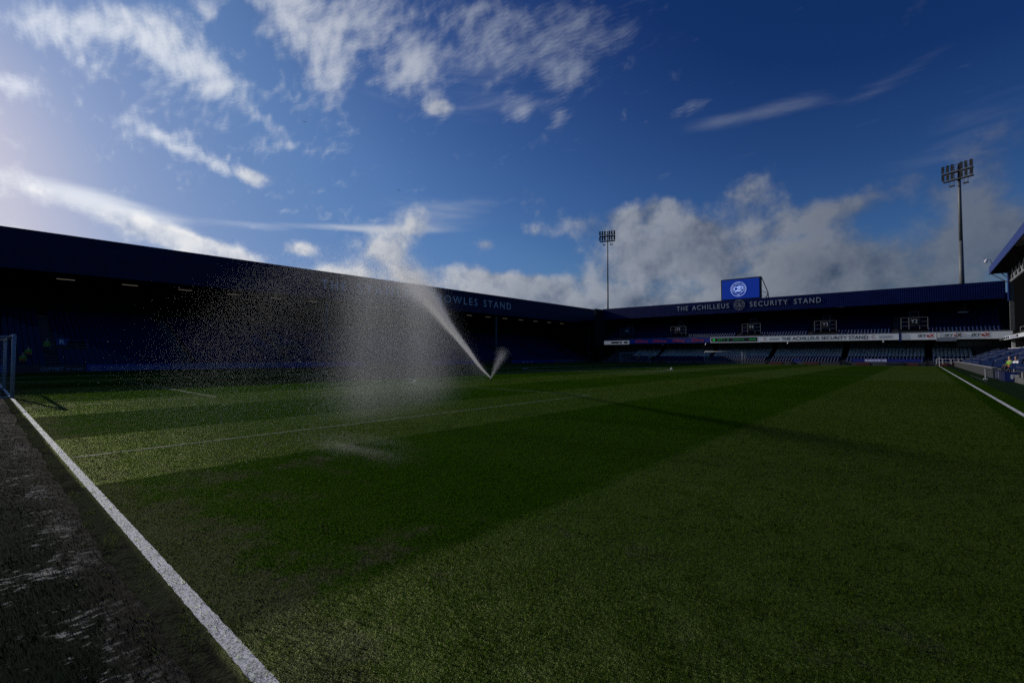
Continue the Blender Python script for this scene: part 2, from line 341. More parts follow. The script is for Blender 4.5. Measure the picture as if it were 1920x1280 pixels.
t.links.new(mth(t, 'ADD', mth(t, 'MULTIPLY', noi(t, pos, 30., 4, .7), 1.), mth(t, 'MULTIPLY', noi(t, pos, 6., 4, .6), .8)), b.inputs['Height'])
t.links.new(b.outputs[0], p.inputs['Normal'])
gl = nd(t, 'ShaderNodeBsdfGlossy'); gl.inputs['Roughness'].default_value = .38; gl.inputs['Color'].default_value = (.74, .86, .36, 1); t.links.new(b.outputs[0], gl.inputs['Normal'])
gm = nd(t, 'ShaderNodeMixShader'); t.links.new(mth(t, 'MULTIPLY', mth(t, 'ADD', .012, mth(t, 'MULTIPLY', STRIPE, .052)), rng_(t, Y, -.12, -.04)), gm.inputs[0]); t.links.new(p.outputs[0], gm.inputs[1]); t.links.new(gl.outputs[0], gm.inputs[2])
t.links.new(gm.outputs[0], [n_ for n_ in t.nodes if n_.type == 'OUTPUT_MATERIAL'][0].inputs[0])
# blades: same colouring, painted white where they stand on a line
M_blade = bpy.data.materials.new('grass_blade'); M_blade.use_nodes = True; t = M_blade.node_tree; t.nodes.clear()
pos, X, Y, base, mid, fine, vf, wm = turf_colour(t)
oi = nd(t, 'ShaderNodeAttribute', attribute_name='paint'); vr = nd(t, 'ShaderNodeAttribute', attribute_name='vary')
bs = vmth(t, 'SCALE', base); t.links.new(rng_(t, vr.outputs['Fac'], 0, 1, .60, 1.4, False), bs.node.inputs['Scale'])
bs2 = mix(t, oi.outputs['Fac'], bs, (.66, .67, .72))
df = nd(t, 'ShaderNodeBsdfDiffuse'); tl = nd(t, 'ShaderNodeBsdfTranslucent'); gl = nd(t, 'ShaderNodeBsdfGlossy'); gl.inputs['Roughness'].default_value = .38
gl.inputs['Color'].default_value = (.75, .80, .20, 1)
t.links.new(bs2, df.inputs[0])
tcol = mix(t, 1., bs2, (1.4, 1.7, .8), 'MULTIPLY'); t.links.new(tcol, tl.inputs[0])
a1 = nd(t, 'ShaderNodeMixShader'); a1.inputs[0].default_value = .62; t.links.new(df.outputs[0], a1.inputs[1]); t.links.new(tl.outputs[0], a1.inputs[2])
a2 = nd(t, 'ShaderNodeMixShader'); a2.inputs[0].default_value = .004; t.links.new(a1.outputs[0], a2.inputs[1]); t.links.new(gl.outputs[0], a2.inputs[2])
o_ = nd(t, 'ShaderNodeOutputMaterial'); t.links.new(a2.outputs[0], o_.inputs[0])
# dark synthetic run-off behind the goal line, with pale sand washed over it
M_art = bpy.data.materials.new('synthetic_turf'); M_art.use_nodes = True; t = M_art.node_tree; p = t.nodes['Principled BSDF']
pos = nd(t, 'ShaderNodeNewGeometry').outputs['Position']; s = nd(t, 'ShaderNodeSeparateXYZ'); t.links.new(pos, s.inputs[0]); X, Y, Z = s.outputs
mp_ = nd(t, 'ShaderNodeMapping'); t.links.new(pos, mp_.inputs[0]); mp_.inputs['Scale'].default_value = (17, 10, 1); mp_.inputs['Rotation'].default_value = (0, 0, rad(8))
st = noi(t, mp_.outputs[0], 1.1, 6, .62); gr = noi(t, pos, 90., 4, .7); cl = noi(t, pos, 1.7, 4, .6); d2 = noi(t, pos, 7., 5, .6)
edge = rng_(t, Y, -.85, -.26, 0, .42, False)
sand = rng_(t, mth(t, 'ADD', mth(t, 'ADD', mth(t, 'MULTIPLY', st, 1.3), mth(t, 'MULTIPLY', cl, .9)), mth(t, 'MULTIPLY', edge, .45)), 1.25, 1.44)
dirt = rng_(t, mth(t, 'ADD', mth(t, 'ADD', mth(t, 'MULTIPLY', d2, .6), mth(t, 'MULTIPLY', cl, .6)), edge), .72, 1.02)
c = mix(t, gr, (.002, .006, .003), (.008, .017, .009)); c = mix(t, dirt, c, (.036, .037, .030)); c = mix(t, mth(t, 'MULTIPLY', sand, .85), c, (.42, .41, .38))
c = mix(t, rng_(t, mth(t, 'ADD', Y, mth(t, 'MULTIPLY', mth(t, 'SUBTRACT', d2, .5), .35)), -.62, -.30, 0., .9), c, mix(t, d2, (.010, .010, .007), (.050, .046, .038)))
t.links.new(c, p.inputs['Base Color']); p.inputs['Roughness'].default_value = .9; p.inputs['Specular IOR Level'].default_value = .01
b = nd(t, 'ShaderNodeBump'); b.inputs['Strength'].default_value = .8; b.inputs['Distance'].default_value = .015
t.links.new(mth(t, 'ADD', gr, mth(t, 'MULTIPLY', d2, .7)), b.inputs['Height']); t.links.new(b.outputs[0], p.inputs['Normal'])
# line paint
M_line = bpy.data.materials.new('line_paint'); M_line.use_nodes = True; t = M_line.node_tree; p = t.nodes['Principled BSDF']
pos = nd(t, 'ShaderNodeNewGeometry').outputs['Position']
a = noi(t, pos, 38., 6, .75); bb = noi(t, pos, 3.5, 4, .6)
dm = rng_(t, mth(t, 'ADD', mth(t, 'MULTIPLY', a, .8), mth(t, 'MULTIPLY', bb, .35)), .50, .68)
c = mix(t, mth(t, 'MULTIPLY', dm, .72), (.76, .77, .82), (.08, .08, .06)); t.links.new(c, p.inputs['Base Color']); p.inputs['Roughness'].default_value = .75
b = nd(t, 'ShaderNodeBump'); b.inputs['Strength'].default_value = .7; b.inputs['Distance'].default_value = .015
t.links.new(a, b.inputs['Height']); t.links.new(b.outputs[0], p.inputs['Normal'])

M_line2 = M_line.copy(); M_line2.name = 'worn_line_paint'
t = M_line2.node_tree
for n_ in list(t.nodes):
    if n_.type == 'MIX':
        n_.inputs[6].default_value = (.085, .10, .07, 1); n_.inputs[7].default_value = (.03, .045, .008, 1)
        old = n_.inputs[0].links[0].from_socket; sy = nd(t, 'ShaderNodeSeparateXYZ')
        t.links.new([q for q in t.nodes if q.type == 'NEW_GEOMETRY'][0].outputs['Position'], sy.inputs[0])
        t.links.new(mth(t, 'MAXIMUM', old, rng_(t, sy.outputs[1], 1.5, 9., .95, .1, False)), n_.inputs[0])
g_ = MB().box(-400, 400, -400, 600, -1.2, -.5).build('ground', M_concd); tag(g_, kind='structure')
def pz(x, y):
    z = 0.
    if x < -33: z -= .27*min(1, (-33-x)/3)
    if y > 101.3: z -= .15*min(1, (y-101.3)/2.5)
    return z
def edge_y(x): return -.27+.02*math.sin(x*1.7)+.035*noise.fractal(Vector((x*2.3, 3.3, 0)), .8, 2.2, 5)
xs = [-37.2, -36.5, -36, -35, -34, -33, -30]+[float(v) for v in np.arange(-28, 8, 4)]+[float(v) for v in np.arange(8, 37.6, .06)]
ys = [None, .2, 2, 6, 20, 60, 100, 101.3, 102.5, 103.8, 105]
mb = MB(); nx = len(xs)
for y in ys:
    for x in xs:
        yy = edge_y(x) if y is None else y; mb.v.append((x, yy, pz(x, yy)))
for j in range(len(ys)-1):
    for i in range(nx-1): mb.f.append((j*nx+i, j*nx+i+1, (j+1)*nx+i+1, (j+1)*nx+i))
tag(mb.build('pitch', M_turf), kind='structure')
tag(MB().box(-37.2, 38, -14, .3, -.3, -.004).build('synthetic_turf_surround', M_art), kind='structure')
def line(name, x0, x1, y0, y1, z=.005, m_=None):
    tag(MB().add([(x0, y0, z), (x1, y0, z), (x1, y1, z), (x0, y1, z)], [(0, 1, 2, 3)])
        .build(name, m_ or (M_line if 'touch' in name or 'goal' in name else M_line2)), kind='structure')
HW, LEN = 33.2, 101.13
# goal line: slightly ragged edges
mb = MB(); n = 3000; xl = np.linspace(-HW, HW, n)
for i, x in enumerate(xl):
    w = .006*noise.fractal(Vector((x*9, 0, 0)), .8, 2.2, 4)
    mb.v += [(x, -.060+w, .004), (x, .035+.006*noise.fractal(Vector((x*9, 5, 0)), .8, 2.2, 4), .004)]
mb.f = [(2*i, 2*i+2, 2*i+3, 2*i+1) for i in range(n-1)]
tag(mb.build('goal_line_marking', M_line), kind='structure')
def ringline(name, cx, cy, r, a0, a1, n=60, w=.11):
    mb = MB()
    for i in range(n+1):
        t_ = rad(a0+(a1-a0)*i/n)
        for q in (r-w/2, r+w/2): mb.v.append((cx+q*math.cos(t_), cy+q*math.sin(t_), .005))
    mb.f = [(2*i, 2*i+1, 2*i+3, 2*i+2) for i in range(n)]
    tag(mb.build(name, M_line), kind='structure')
line('touchline_marking', 33.14, 33.26, .07, LEN-.07); line('touchline_marking', -33.26, -33.14, .07, LEN-.07)
line('far_goal_line_marking', -HW, HW, LEN-.06, LEN+.06)
for sgn, y0 in ((1, 0), (-1, LEN)):
    for hw, d in ((20.16, 16.5), (9.16, 5.5)):
        ya, yb = sorted((y0+sgn*.07, y0+sgn*d)); yl = y0+sgn*d
        for sx in (1, -1): line('area_side_marking', sx*hw-.05, sx*hw+.05, ya, yb-(.05 if sgn > 0 else 0)+(0 if sgn > 0 else 0), .005)
        line('area_front_marking', -hw-.05, hw+.05, yl-.05, yl+.05, .009)
ringline('penalty_arc_marking', 0, 11, 9.15, 37, 143); ringline('penalty_arc_marking', 0, LEN-11, 9.15, -143, -37)
ringline('centre_circle_marking', 0, LEN/2, 9.15, 0, 360, 90); line('halfway_line_marking', -HW, HW, LEN/2-.05, LEN/2+.05, .009)
line('technical_area_marking', 34.2, 34.28, 43.2, 57.0); line('run_off_marking', 22.86, 22.94, -2.6, -.45, -.006)

# near grass blades
def in_line(x, y):
    q = (y > -.06) & (y < .035)
    q |= (np.abs(x-20.16) < .05) & (y < 16.5) & (y > 0)
    q |= (np.abs(y-16.5) < .05) & (x < 20.2)
    return q
def blades(n, d0, d1, pw, a0, a1, wid, hgt, name, ok, mat):
    u = rng.random(n); e = 1-pw if abs(pw-1) > 1e-6 else 1
    e = 2-pw; d = (d0**e+u*(d1**e-d0**e))**(1/e); th = np.radians(a0+(a1-a0)*rng.random(n))
    x = CX+d*np.sin(th); y = CY+d*np.cos(th); k = ok(x, y); x, y, d = x[k], y[k], d[k]; n = len(x)
    # tufts: pull blades a little towards noise-driven clumps, and vary their height
    hn = np.fromiter((noise.fractal(Vector((a*2.6, b_*2.6, 0)), .7, 2.1, 4) for a, b_ in zip(x, y)), float, n)
    h = hgt*(1.0+.75*hn)*(.55+.75*rng.random(n)); h = np.clip(h, .004, .06)
    w = wid(d)*(.7+.6*rng.random(n)); az_ = rng.random(n)*2*np.pi
    lx = np.cos(az_)*w/2; ly_ = np.sin(az_)*w/2
    sq = np.floor((x+100.6-2.57)/5.03).astype(int) % 2
    lean = np.where(sq == 0, -1., 1.)*.55
    tx = x+(rng.normal(0, .6, n))*h; ty = y+(rng.normal(0, .45, n)+lean)*h
    V = np.stack([np.stack([x-lx, y-ly_, np.full(n, -.002)], 1), np.stack([x+lx, y+ly_, np.full(n, -.002)], 1), np.stack([tx, ty, h], 1)], 1).reshape(-1, 3)
    F = np.arange(3*n); o = fast_mesh(name, V, F, 3, [mat])
    pa = o.data.attributes.new('paint', 'FLOAT', 'FACE'); il = in_line(x, y) & (rng.random(n) < .5); pa.data.foreach_set('value', (il*np.where(y < .05, .9, .22)).astype(np.float32))
    va = o.data.attributes.new('vary', 'FLOAT', 'FACE'); va.data.foreach_set('value', rng.random(n).astype(np.float32))
    return o
ok1 = lambda x, y: (y > -.20+.035*np.sin(x*1.7)-.35*rng.random(len(x))**3) & ((y > -.06) | (np.sin(x*9+2*np.sin(x*3.1))+np.sin(y*29+x*5)+.8*rng.random(len(x)) > 1.25)) & (x < 33.1) & (np.abs(y+.012) > .048*(rng.random(len(x)) < .6))
tag(blades(720000, 2.0, 42, 1.25, -96, 14, lambda d: .0022+.00095*d, .020, 'grass', ok1, M_blade), 'short mown grass of the pitch with worn sandy patches', 'grass', kind='stuff')

M_bart = pmat('synthetic_blade', (.007, .015, .009), .9, nscale=3., namp=.5, spec=0.)
ok2 = lambda x, y: (y < -.20-.12*rng.random(len(x))) & (y > -6) & (x > 2)
tag(blades(130000, 2.0, 24, 1.3, -94, -66, lambda d: .002+.0008*d, .009, 'synthetic_turf_pile', ok2, M_bart), 'dark synthetic turf pile behind the goal line', 'turf', kind='stuff')

# ------------------------------------------------------------------ goals
def make_goal(name, label):
    g = empty(name, (0, 0, 0), label, 'goal')
    for x in (-3.72, 3.72):
        MB().tube((x, 0, 0), (x, 0, 2.50), .06, n=14).build('post', M_goal, g, True)
        MB().tube((x, -.06, 2.44), (x, -2.0, 2.38), .028, n=8).tube((x, -2., 2.38), (x, -2., 0), .03, n=8).tube((x, -.06, .03), (x, -2., .03), .03, n=8).build('side_frame', M_goal, g)
    MB().tube((-3.66, 0, 2.50), (3.66, 0, 2.50), .06, n=14).build('crossbar', M_goal, g, True)
    MB().tube((-3.72, -2.03, .03), (3.72, -2.03, .03), .03, n=8).tube((-3.7, -2.03, 2.38), (3.7, -2.03, 2.38), .012, n=6).build('ground_bar', M_goal, g)
    nb = MB(); r = .0035; s_ = .125
    for i in range(60):
        x = -3.66+i*s_-.0; nb.tube((x, -2.0, .05), (x, -2.0, 2.38), r, n=3, cap=False); nb.tube((x, -.06, 2.47), (x, -2., 2.38), r, n=3, cap=False)
    for i in range(19):
        z = .06+i*s_; nb.tube((-3.68, -2.0, z), (3.68, -2., z), r, n=3, cap=False)
        for x in (-3.7, 3.7): nb.tube((x, -.06, z), (x, -2., z), r, n=3, cap=False)
    for i in range(16):
        y = -.06-i*s_
        nb.tube((-3.68, y, 2.47+.045*y), (3.68, y, 2.47+.045*y), r, n=3, cap=False)
        for x in (-3.7, 3.7): nb.tube((x, y, .05), (x, y, 2.45+.045*y), r, n=3, cap=False)
    nb.build('net', M_net, g); return g
g1 = make_goal('goal', 'white goal nearest the camera, cut off by the left edge, post on the goal line')
g2 = copy_tree(g1); g2.location = (0, LEN, 0); g2.rotation_euler = (0, 0, math.pi); g2['label'] = 'full-size white goal on the far goal line below the big blue screen'
g3 = copy_tree(g1); g3.scale = (.97, .6, .97); g3.location = (-20.3, 104., -.15); g3.rotation_euler = (0, 0, math.pi); g3.location.y = 101.8
g3['label'] = 'spare white goal standing in deep shade in the far left corner'

# ------------------------------------------------------------------ seats
def seat_template(folded=True):
    mb = MB()
    def slab(pts, x0, x1): mb.prism(pts, x0, x1, axis=0)
    slab([(.02, .44), (.07, .42), (.15, .84), (.10, .86)], -.21, .21)                      # back (faces -Y)
    if folded: slab([(-.02, .42), (.02, .40), (.08, .74), (.04, .75)], -.20, .20)
    else: slab([(.0, .42), (.0, .46), (-.36, .46), (-.36, .41)], -.20, .20)
    slab([(.0, .30), (.16, .30), (.16, .44), (.02, .44)], -.05, .05)
    return mb
ST = seat_template(); STv = np.array(ST.v); STf = np.array([f for f in ST.f if len(f) == 4])
SEATS = []   # (x, y, z, rotation, white?, stand)
def seat_rows(stand, rows, along0, along1, base, step, rise, z0, facing, gaps, white):
    """facing: 'y-' far stand, 'x+' left stand, 'x-' right stand"""
    n = int((along1-along0)/.5)
    for r in range(rows):
        for i in range(n):
            a_ = along0+(i+.5)*.5
            if any(g0 < a_ < g1_ and (r >= ra and r < rb) for g0, g1_, ra, rb in gaps): continue
            d_ = base+step*r; z = z0+rise*r; wh = white(r, a_)
            if facing == 'y-': SEATS.append((a_, d_+.35, z, 0., wh, stand, r, a_))
            elif facing == 'x+': SEATS.append((-(d_+.35), a_, z, math.pi/2, wh, stand, r, a_))
            else: SEATS.append((d_+.35, a_, z, -math.pi/2, wh, stand, r, a_))
VL = [-17.6, -5.2, 7.1, 19.5, 31.6]     # lower vomitories of the far stand (left edge at the front)
gaps_fl = [(v, v+1.15, 0, 99) for v in VL]+[(-40, -23.6, 0, 99)]
seat_rows('far_low', 8, -30., 37.5, 105.1, .76, .30, .12, 'y-', gaps_fl, lambda r, a_: r >= 3)
VU = [-25.4, -12.1, 3.7, 17.0, 30.2]    # railed stair heads of the upper tier
gaps_fu = [(v-2.0, v+2.0, 1, 4) for v in VU]+[(v-3.1, v-2.2, 0, 99) for v in VU]
seat_rows('far_up', 13, -31, 41., 106.5, .74, .36, 4.75, 'y-', gaps_fu, lambda r, a_: False)
AL = [4.5+12.3*k for k in range(9)]
gaps_l = [(a_-.6, a_+.6, 0, 99) for a_ in AL]+[(a_+.3, a_+3.2, 5, 8) for a_ in AL[::2]]
def qpr(r, a_):      # pale seats picking out big letters in the left stand
    if not (4 <= r <= 13): return False
    for a0 in (26., 36.5, 47.):
        u, v = a_-a0, (r-4)/9.
        if 0 < u < 8:
            if a0 == 26.: return (1.6 < math.hypot((u-3.5)/1.1, (v-.55)*6) < 2.6) or abs((u-4)-(.5-v)*6) < .6 and v < .5
            if u < 1.2: return True
            if abs(math.hypot((u-2.)/1.6, (v-.7)*7)-2.) < .55 and u > 1.2: return True
            if a0 == 47. and abs((u-1.5)-(.45-v)*9) < .7 and v < .45: return True
    return False
seat_rows('left', 20, -3., 110., 37.6, .78, .33, .15, 'x+', gaps_l, lambda r, a_: 2 if qpr(r, a_) else 0)
AR = [43.5, 51.5, 62., 74., 86., 97.]
gaps_r = [(a_-.5, a_+.5, 0, 99) for a_ in AR]+[(43.0, 104, 5, 9)]
seat_rows('right', 5, 30., 103.5, 35.7, .78, .34, .34, 'x-', gaps_r, lambda r, a_: False)
S = np.array([(s_[0], s_[1], s_[2]) for s_ in SEATS])
rel = S+np.array([0, 0, .6])-np.array([CX, CY, CZ]); dep = rel@np.array(Fv); px = rel@np.array(Rv)/dep; py = rel@np.array(Uv)/dep
vis = (dep > 1) & (np.abs(px) < 1.085) & (np.abs(py) < .72)
vis &= ~((S[:, 0] > 34) & (px > 1.072))
order = np.argsort(np.where(vis, dep, 1e9)); single = set(order[:290].tolist())
seat_me = {}
WORDS = {'left': 'tip-up seat in the shaded left-hand stand under the long roof fascia', 'right': 'tip-up seat in the sunlit terrace on the right-hand side of the pitch',
         'far_low': 'tip-up seat in the lower tier of the stand behind the far goal', 'far_up': 'tip-up seat in the upper tier of the stand behind the far goal'}
def seat_mesh(white):
    if white not in seat_me:
        o = seat_template().build('tmpseat', {0: M_seatb, 1: M_seatw, 2: M_seatl}[int(white)]); me = o.data; bpy.data.objects.remove(o); me.name = 'stadium_seat'; seat_me[white] = me
    return seat_me[white]
bulk = {}
ORD = ['first', 'second', 'third', 'fourth', 'fifth', 'sixth', 'seventh', 'eighth', 'ninth', 'tenth', 'eleventh', 'twelfth', 'thirteenth', 'fourteenth', 'fifteenth',
       'sixteenth', 'seventeenth', 'eighteenth', 'nineteenth', 'twentieth', 'twenty-first', 'twenty-second', 'twenty-third', 'twenty-fourth', 'twenty-fifth', 'twenty-sixth']
def seat_label(stn, wh, r, a_):
    nm = {'left': 'shaded left stand', 'right': 'sunlit right terrace', 'far_low': 'far lower tier', 'far_up': 'far upper tier'}[stn]
    al = {'left': AL, 'right': AR, 'far_low': VL, 'far_up': VU}[stn]; c_ = {0: 'blue', 1: 'pale grey', 2: 'light blue'}[int(wh)]
    b = [q for q in al if q < a_]
    if b: return '%s seat, %s row up, %s seat beyond the %s aisle, %s' % (c_, ORD[r], ORD[min(25, int((a_-b[-1])/.5))], ORD[len(b)-1], nm)
    return '%s seat, %s row up, %s seat before the first aisle, %s' % (c_, ORD[r], ORD[min(25, int((al[0]-a_)/.5))], nm)
for i, (x, y, z, rz, wh, stn, row_, a_) in enumerate(SEATS):
    if i in single:
        o = bpy.data.objects.new('stadium_seat', seat_mesh(wh)); o.location = (x, y, z); o.rotation_euler = (0, 0, rz); link(o)
        cn = 'pale grey ' if wh == 1 else 'blue '
        tag(o, seat_label(stn, wh, row_, a_), 'seat', cn+WORDS[stn].replace('tip-up seat', 'tip-up seats'))
    else: bulk.setdefault((stn, wh), []).append((x, y, z, rz))
for (stn, wh), lst in bulk.items():
    A = np.array(lst); c_, s_ = np.cos(A[:, 3])[:, None], np.sin(A[:, 3])[:, None]
    vx = STv[None, :, 0]*c_-STv[None, :, 1]*s_+A[:, 0:1]; vy = STv[None, :, 0]*s_+STv[None, :, 1]*c_+A[:, 1:2]; vz = STv[None, :, 2]+A[:, 2:3]
    V = np.stack([vx, vy, vz], 2).reshape(-1, 3); F = (STf[None]+(np.arange(len(A))*len(STv))[:, None, None]).reshape(-1)
    o = fast_mesh('stadium_seat_rows', V, F, 4, [{0: M_seatb, 1: M_seatw, 2: M_seatl}[int(wh)]])
    tag(o, {0: 'blue ', 1: 'pale grey ', 2: 'light blue '}[int(wh)]+WORDS[stn].replace('tip-up seat', 'tip-up seats in rows'), 'seating', kind='stuff')

# ------------------------------------------------------------------ stands
def corrugated(axis, fixed, a0, a1, z0, z1, out, pitch=.36, dep_=.035, lean=0.):
    mb = MB(); n = int((a1-a0)/pitch); pr = []
    for i in range(n):
        a_ = a0+i*pitch; pr += [(a_, 0), (a_+pitch*.35, 0), (a_+pitch*.5, dep_), (a_+pitch*.85, dep_)]
    pr.append((a1, 0)); m_ = len(pr)
    for z, ln in ((z0, 0), (z1, lean)):
        for (a_, d_) in pr:
            q = fixed+out*(d_)+ln
            mb.v.append((q, a_, z) if axis == 0 else (a_, q, z))
    mb.f = [(i, i+1, m_+i+1, m_+i) for i in range(m_-1)]
    # thickness behind
    b = len(mb.v)
    for z in (z0, z1):
        for a_ in (a0, a1):
            q = fixed-out*.12; mb.v.append((q, a_, z) if axis == 0 else (a_, q, z))
    mb.f += [(b, b+1, b+3, b+2), (0, m_-1, b+1, b), (m_, 2*m_-1, b+3, b+2), (0, m_, b+2, b), (m_-1, 2*m_-1, b+3, b+1)]
    return mb
def steps(facing, rows, a0, a1, base, step, rise, z0, zb):
    """stepped terrace as one solid"""
    poly = [(base-.1, zb), (base-.1, z0)]
    for r in range(rows):
        poly += [(base+step*r, z0+rise*r), (base+step*(r+1), z0+rise*r)]
    poly.append((base+step*rows, z0+rise*(rows-1)-.0)); e = base+step*rows+.1; poly += [(e, z0+rise*(rows-1)), (e, zb)]
    out = []
    for q in poly:
        if not out or out[-1] != q: out.append(q)
    mb = MB()
    if facing == 'x+': mb.prism([(-q[0], q[1]) for q in out], a0, a1, axis=1)
    elif facing == 'x-': mb.prism(out, a0, a1, axis=1)
    else: mb.prism(out, a0, a1, axis=0)
    return mb
def rail(parts, r=.025, n=6):
    mb = MB()
    for a_, b_ in parts: mb.tube(a_, b_, r, n=n)
    return mb

# --- left stand
LS = empty('covered_stand', (-41, 50, 0), 'long dark single-tier stand on the left with navy fascia reading THE STANLEY BOWLES STAND', 'stand')
def P(o): return o
LSi = LS.matrix_world
def child(o, par):      # keep world coordinates under a parent that stands elsewhere
    o.parent = par; o.location = o.location-par.location; return o
def B(mb, name, mat, par, smooth=False):
    o = mb.build(name, mat, None, smooth); return child(o, par)
B(corrugated(0, -41, -8, 123, 10.78, 15.07, 1, .5, .02), 'fascia', M_navy, LS); lf = LS.children[-1]
for wd, y0, y1 in (('THE', 35.19, 39.47), ('STANLEY', 41.58, 54.18), ('BOWLES', 59.21, 70.15), ('STAND', 72.07, 81.12)):
    o = text('lettering', wd, M_letter, None, (-40.95, y0, 12.25), (0, 1, 0), y1-y0, 1.5, space=1.35); child(o, LS); 
o = crest('crest', (-40.96, 56.7, 13.0), (0, 1, 0), 1.15, M_letter, None, False); child(o, LS)
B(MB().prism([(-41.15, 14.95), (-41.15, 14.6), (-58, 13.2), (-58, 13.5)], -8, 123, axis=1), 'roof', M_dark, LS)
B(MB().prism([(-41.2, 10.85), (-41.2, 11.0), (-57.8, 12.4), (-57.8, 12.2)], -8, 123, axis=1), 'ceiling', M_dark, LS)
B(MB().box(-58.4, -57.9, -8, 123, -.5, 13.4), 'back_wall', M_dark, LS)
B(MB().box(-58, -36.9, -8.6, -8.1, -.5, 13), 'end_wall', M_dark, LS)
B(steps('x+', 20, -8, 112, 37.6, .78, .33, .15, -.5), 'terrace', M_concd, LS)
B(MB().box(-37.45, -37.2, -8, 112, -.5, .55), 'front_wall', M_conc, LS)
for y in (-3.9, 36.6, 77.2, 117.):
    B(MB().box(-42.2, -41.85, y-.18, y+.18, 0., 11.2), 'column', M_wallg, LS)
for k in range(18):
    y = .05+6.05*k+6
    f = MB().box(-46.08, -45.92, y-.82, y+.82, 10.68, 10.78); f.tube((-46, y, 10.78), (-46, y, 11.6), .015, n=4)
    fx = B(f, 'strip_light', M_steel, LS); tb = MB().box(-46.06, -45.94, y-.8, y+.8, 10.62, 10.675).build('glow_tube', M_tube, fx)
    tb.location = (0, 0, 0)
for a_ in AL:
    mb = MB()
    for r in range(20):
        x = -(37.6+.78*r); z = .15+.33*r; mb.box(x-.39, x+.003, a_-.55, a_+.55, z-.0, z+.165)
    B(mb, 'aisle_stairs', M_conc, LS)
for a_ in AL[::2]:
    pr = []
    for z in (.15, .55, .95): pr.append(((-41.45, a_+.3, 2.35+z), (-41.45, a_+3.1, 2.35+z)))
    for q in (.3, 1.25, 2.2, 3.1): pr.append(((-41.45, a_+q, 2.2), (-41.45, a_+q, 3.3)))
    B(rail(pr, .03), 'railing', M_wallg, LS)
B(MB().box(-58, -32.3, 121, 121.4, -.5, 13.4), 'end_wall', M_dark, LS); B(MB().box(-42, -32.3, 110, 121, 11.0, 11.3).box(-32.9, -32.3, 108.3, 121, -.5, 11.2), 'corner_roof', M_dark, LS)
sg = B(MB().box(-41.36, -41.3, 5.0, 5.9, 2.75, 3.45), 'block_sign', M_blue, LS)
o = text('lettering', 'R', M_white, None, (-41.27, 5.25, 2.85), (0, 1, 0), .42, .5); child(o, LS)

# --- far stand
FS = empty('two_tier_stand', (5, 108, 0), 'two-tier blue stand behind the far goal with fascia reading THE ACHILLEUS SECURITY STAND', 'stand')
B(corrugated(1, 108, -32.2, 41.45, 11.03, 13.84, -1, .30, .008), 'fascia', M_navyfar, FS)
for wd, x0, x1 in (('THE', -12.3, -9.66), ('ACHILLEUS', -8.73, -.67), ('SECURITY', 3.57, 10.67), ('STAND', 11.79, 16.4)):
    o = text('lettering', wd, M_letter, None, (x0, 107.90, 12.1), (1, 0, 0), x1-x0, 1.05, space=1.25); child(o, FS)
o = crest('crest', (1.43, 107.92, 12.66), (1, 0, 0), 1.12, M_letter, None, True); child(o, FS)
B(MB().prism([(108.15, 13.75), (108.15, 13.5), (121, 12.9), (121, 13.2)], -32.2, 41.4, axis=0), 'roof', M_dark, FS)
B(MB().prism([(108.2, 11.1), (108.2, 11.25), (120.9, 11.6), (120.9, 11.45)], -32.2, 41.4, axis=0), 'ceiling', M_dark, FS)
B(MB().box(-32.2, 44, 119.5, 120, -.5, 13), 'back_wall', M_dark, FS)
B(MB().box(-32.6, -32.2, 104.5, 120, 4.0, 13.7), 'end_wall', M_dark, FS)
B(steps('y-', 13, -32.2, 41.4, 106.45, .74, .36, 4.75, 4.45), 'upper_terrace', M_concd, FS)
B(MB().box(-32.2, 41.9, 106.05, 106.4, 4.45, 5.6), 'balcony_wall', M_concd, FS)
# lower tier with stair openings
e = [-30.5]
for v in VL: e += [v, v+1.15]
e.append(41.5)
for i in range(0, len(e), 2):
    B(steps('y-', 8, e[i], e[i+1], 105.1, .76, .30, .12, -.5), 'lower_terrace', M_conc, FS)
    B(MB().box(e[i], e[i+1], 111.3, 111.5, .0, 4.6), 'rear_board', M_wallg, FS)
    B(MB().box(e[i], e[i+1], 104.55, 104.8, -.5, .52), 'front_wall', M_conc, FS)
for v in VL:
    mb = MB()
    for k in range(9): mb.box(v+.02, v+1.13, 104.7+k*.45, 105.15+k*.45, -.5, -.1+k*.17)
    B(mb, 'entrance_stairs', M_conc, FS)
for x0, x1 in ((28.6, 30.6), (33.2, 35.8), (7.9, 10.2), (-16., -13.7), (14., 16.3), (-2., .4), (22., 24.)):
    o = B(MB().box(x0, x1, 104.50, 104.545, .02, .36), 'wall_panel', pmat('dull_red_panel', (.16, .03, .03), .6), FS)
for x in (11.9, 20.4, 28.5, -7.3, 2.5, -15.):
    B(MB().tube((x, 104.45, .18), (x, 104.54, .18), .32, n=16), 'round_emblem', M_black, FS)
for x0, s in ((22.9, 'WWW.'), (26.2, '.CO.UK'), (31., 'WWW.')):
    o = text('lettering', s, M_ink, None, (x0, 104.53, .08), (1, 0, 0), .32*len(s), .24); child(o, FS)
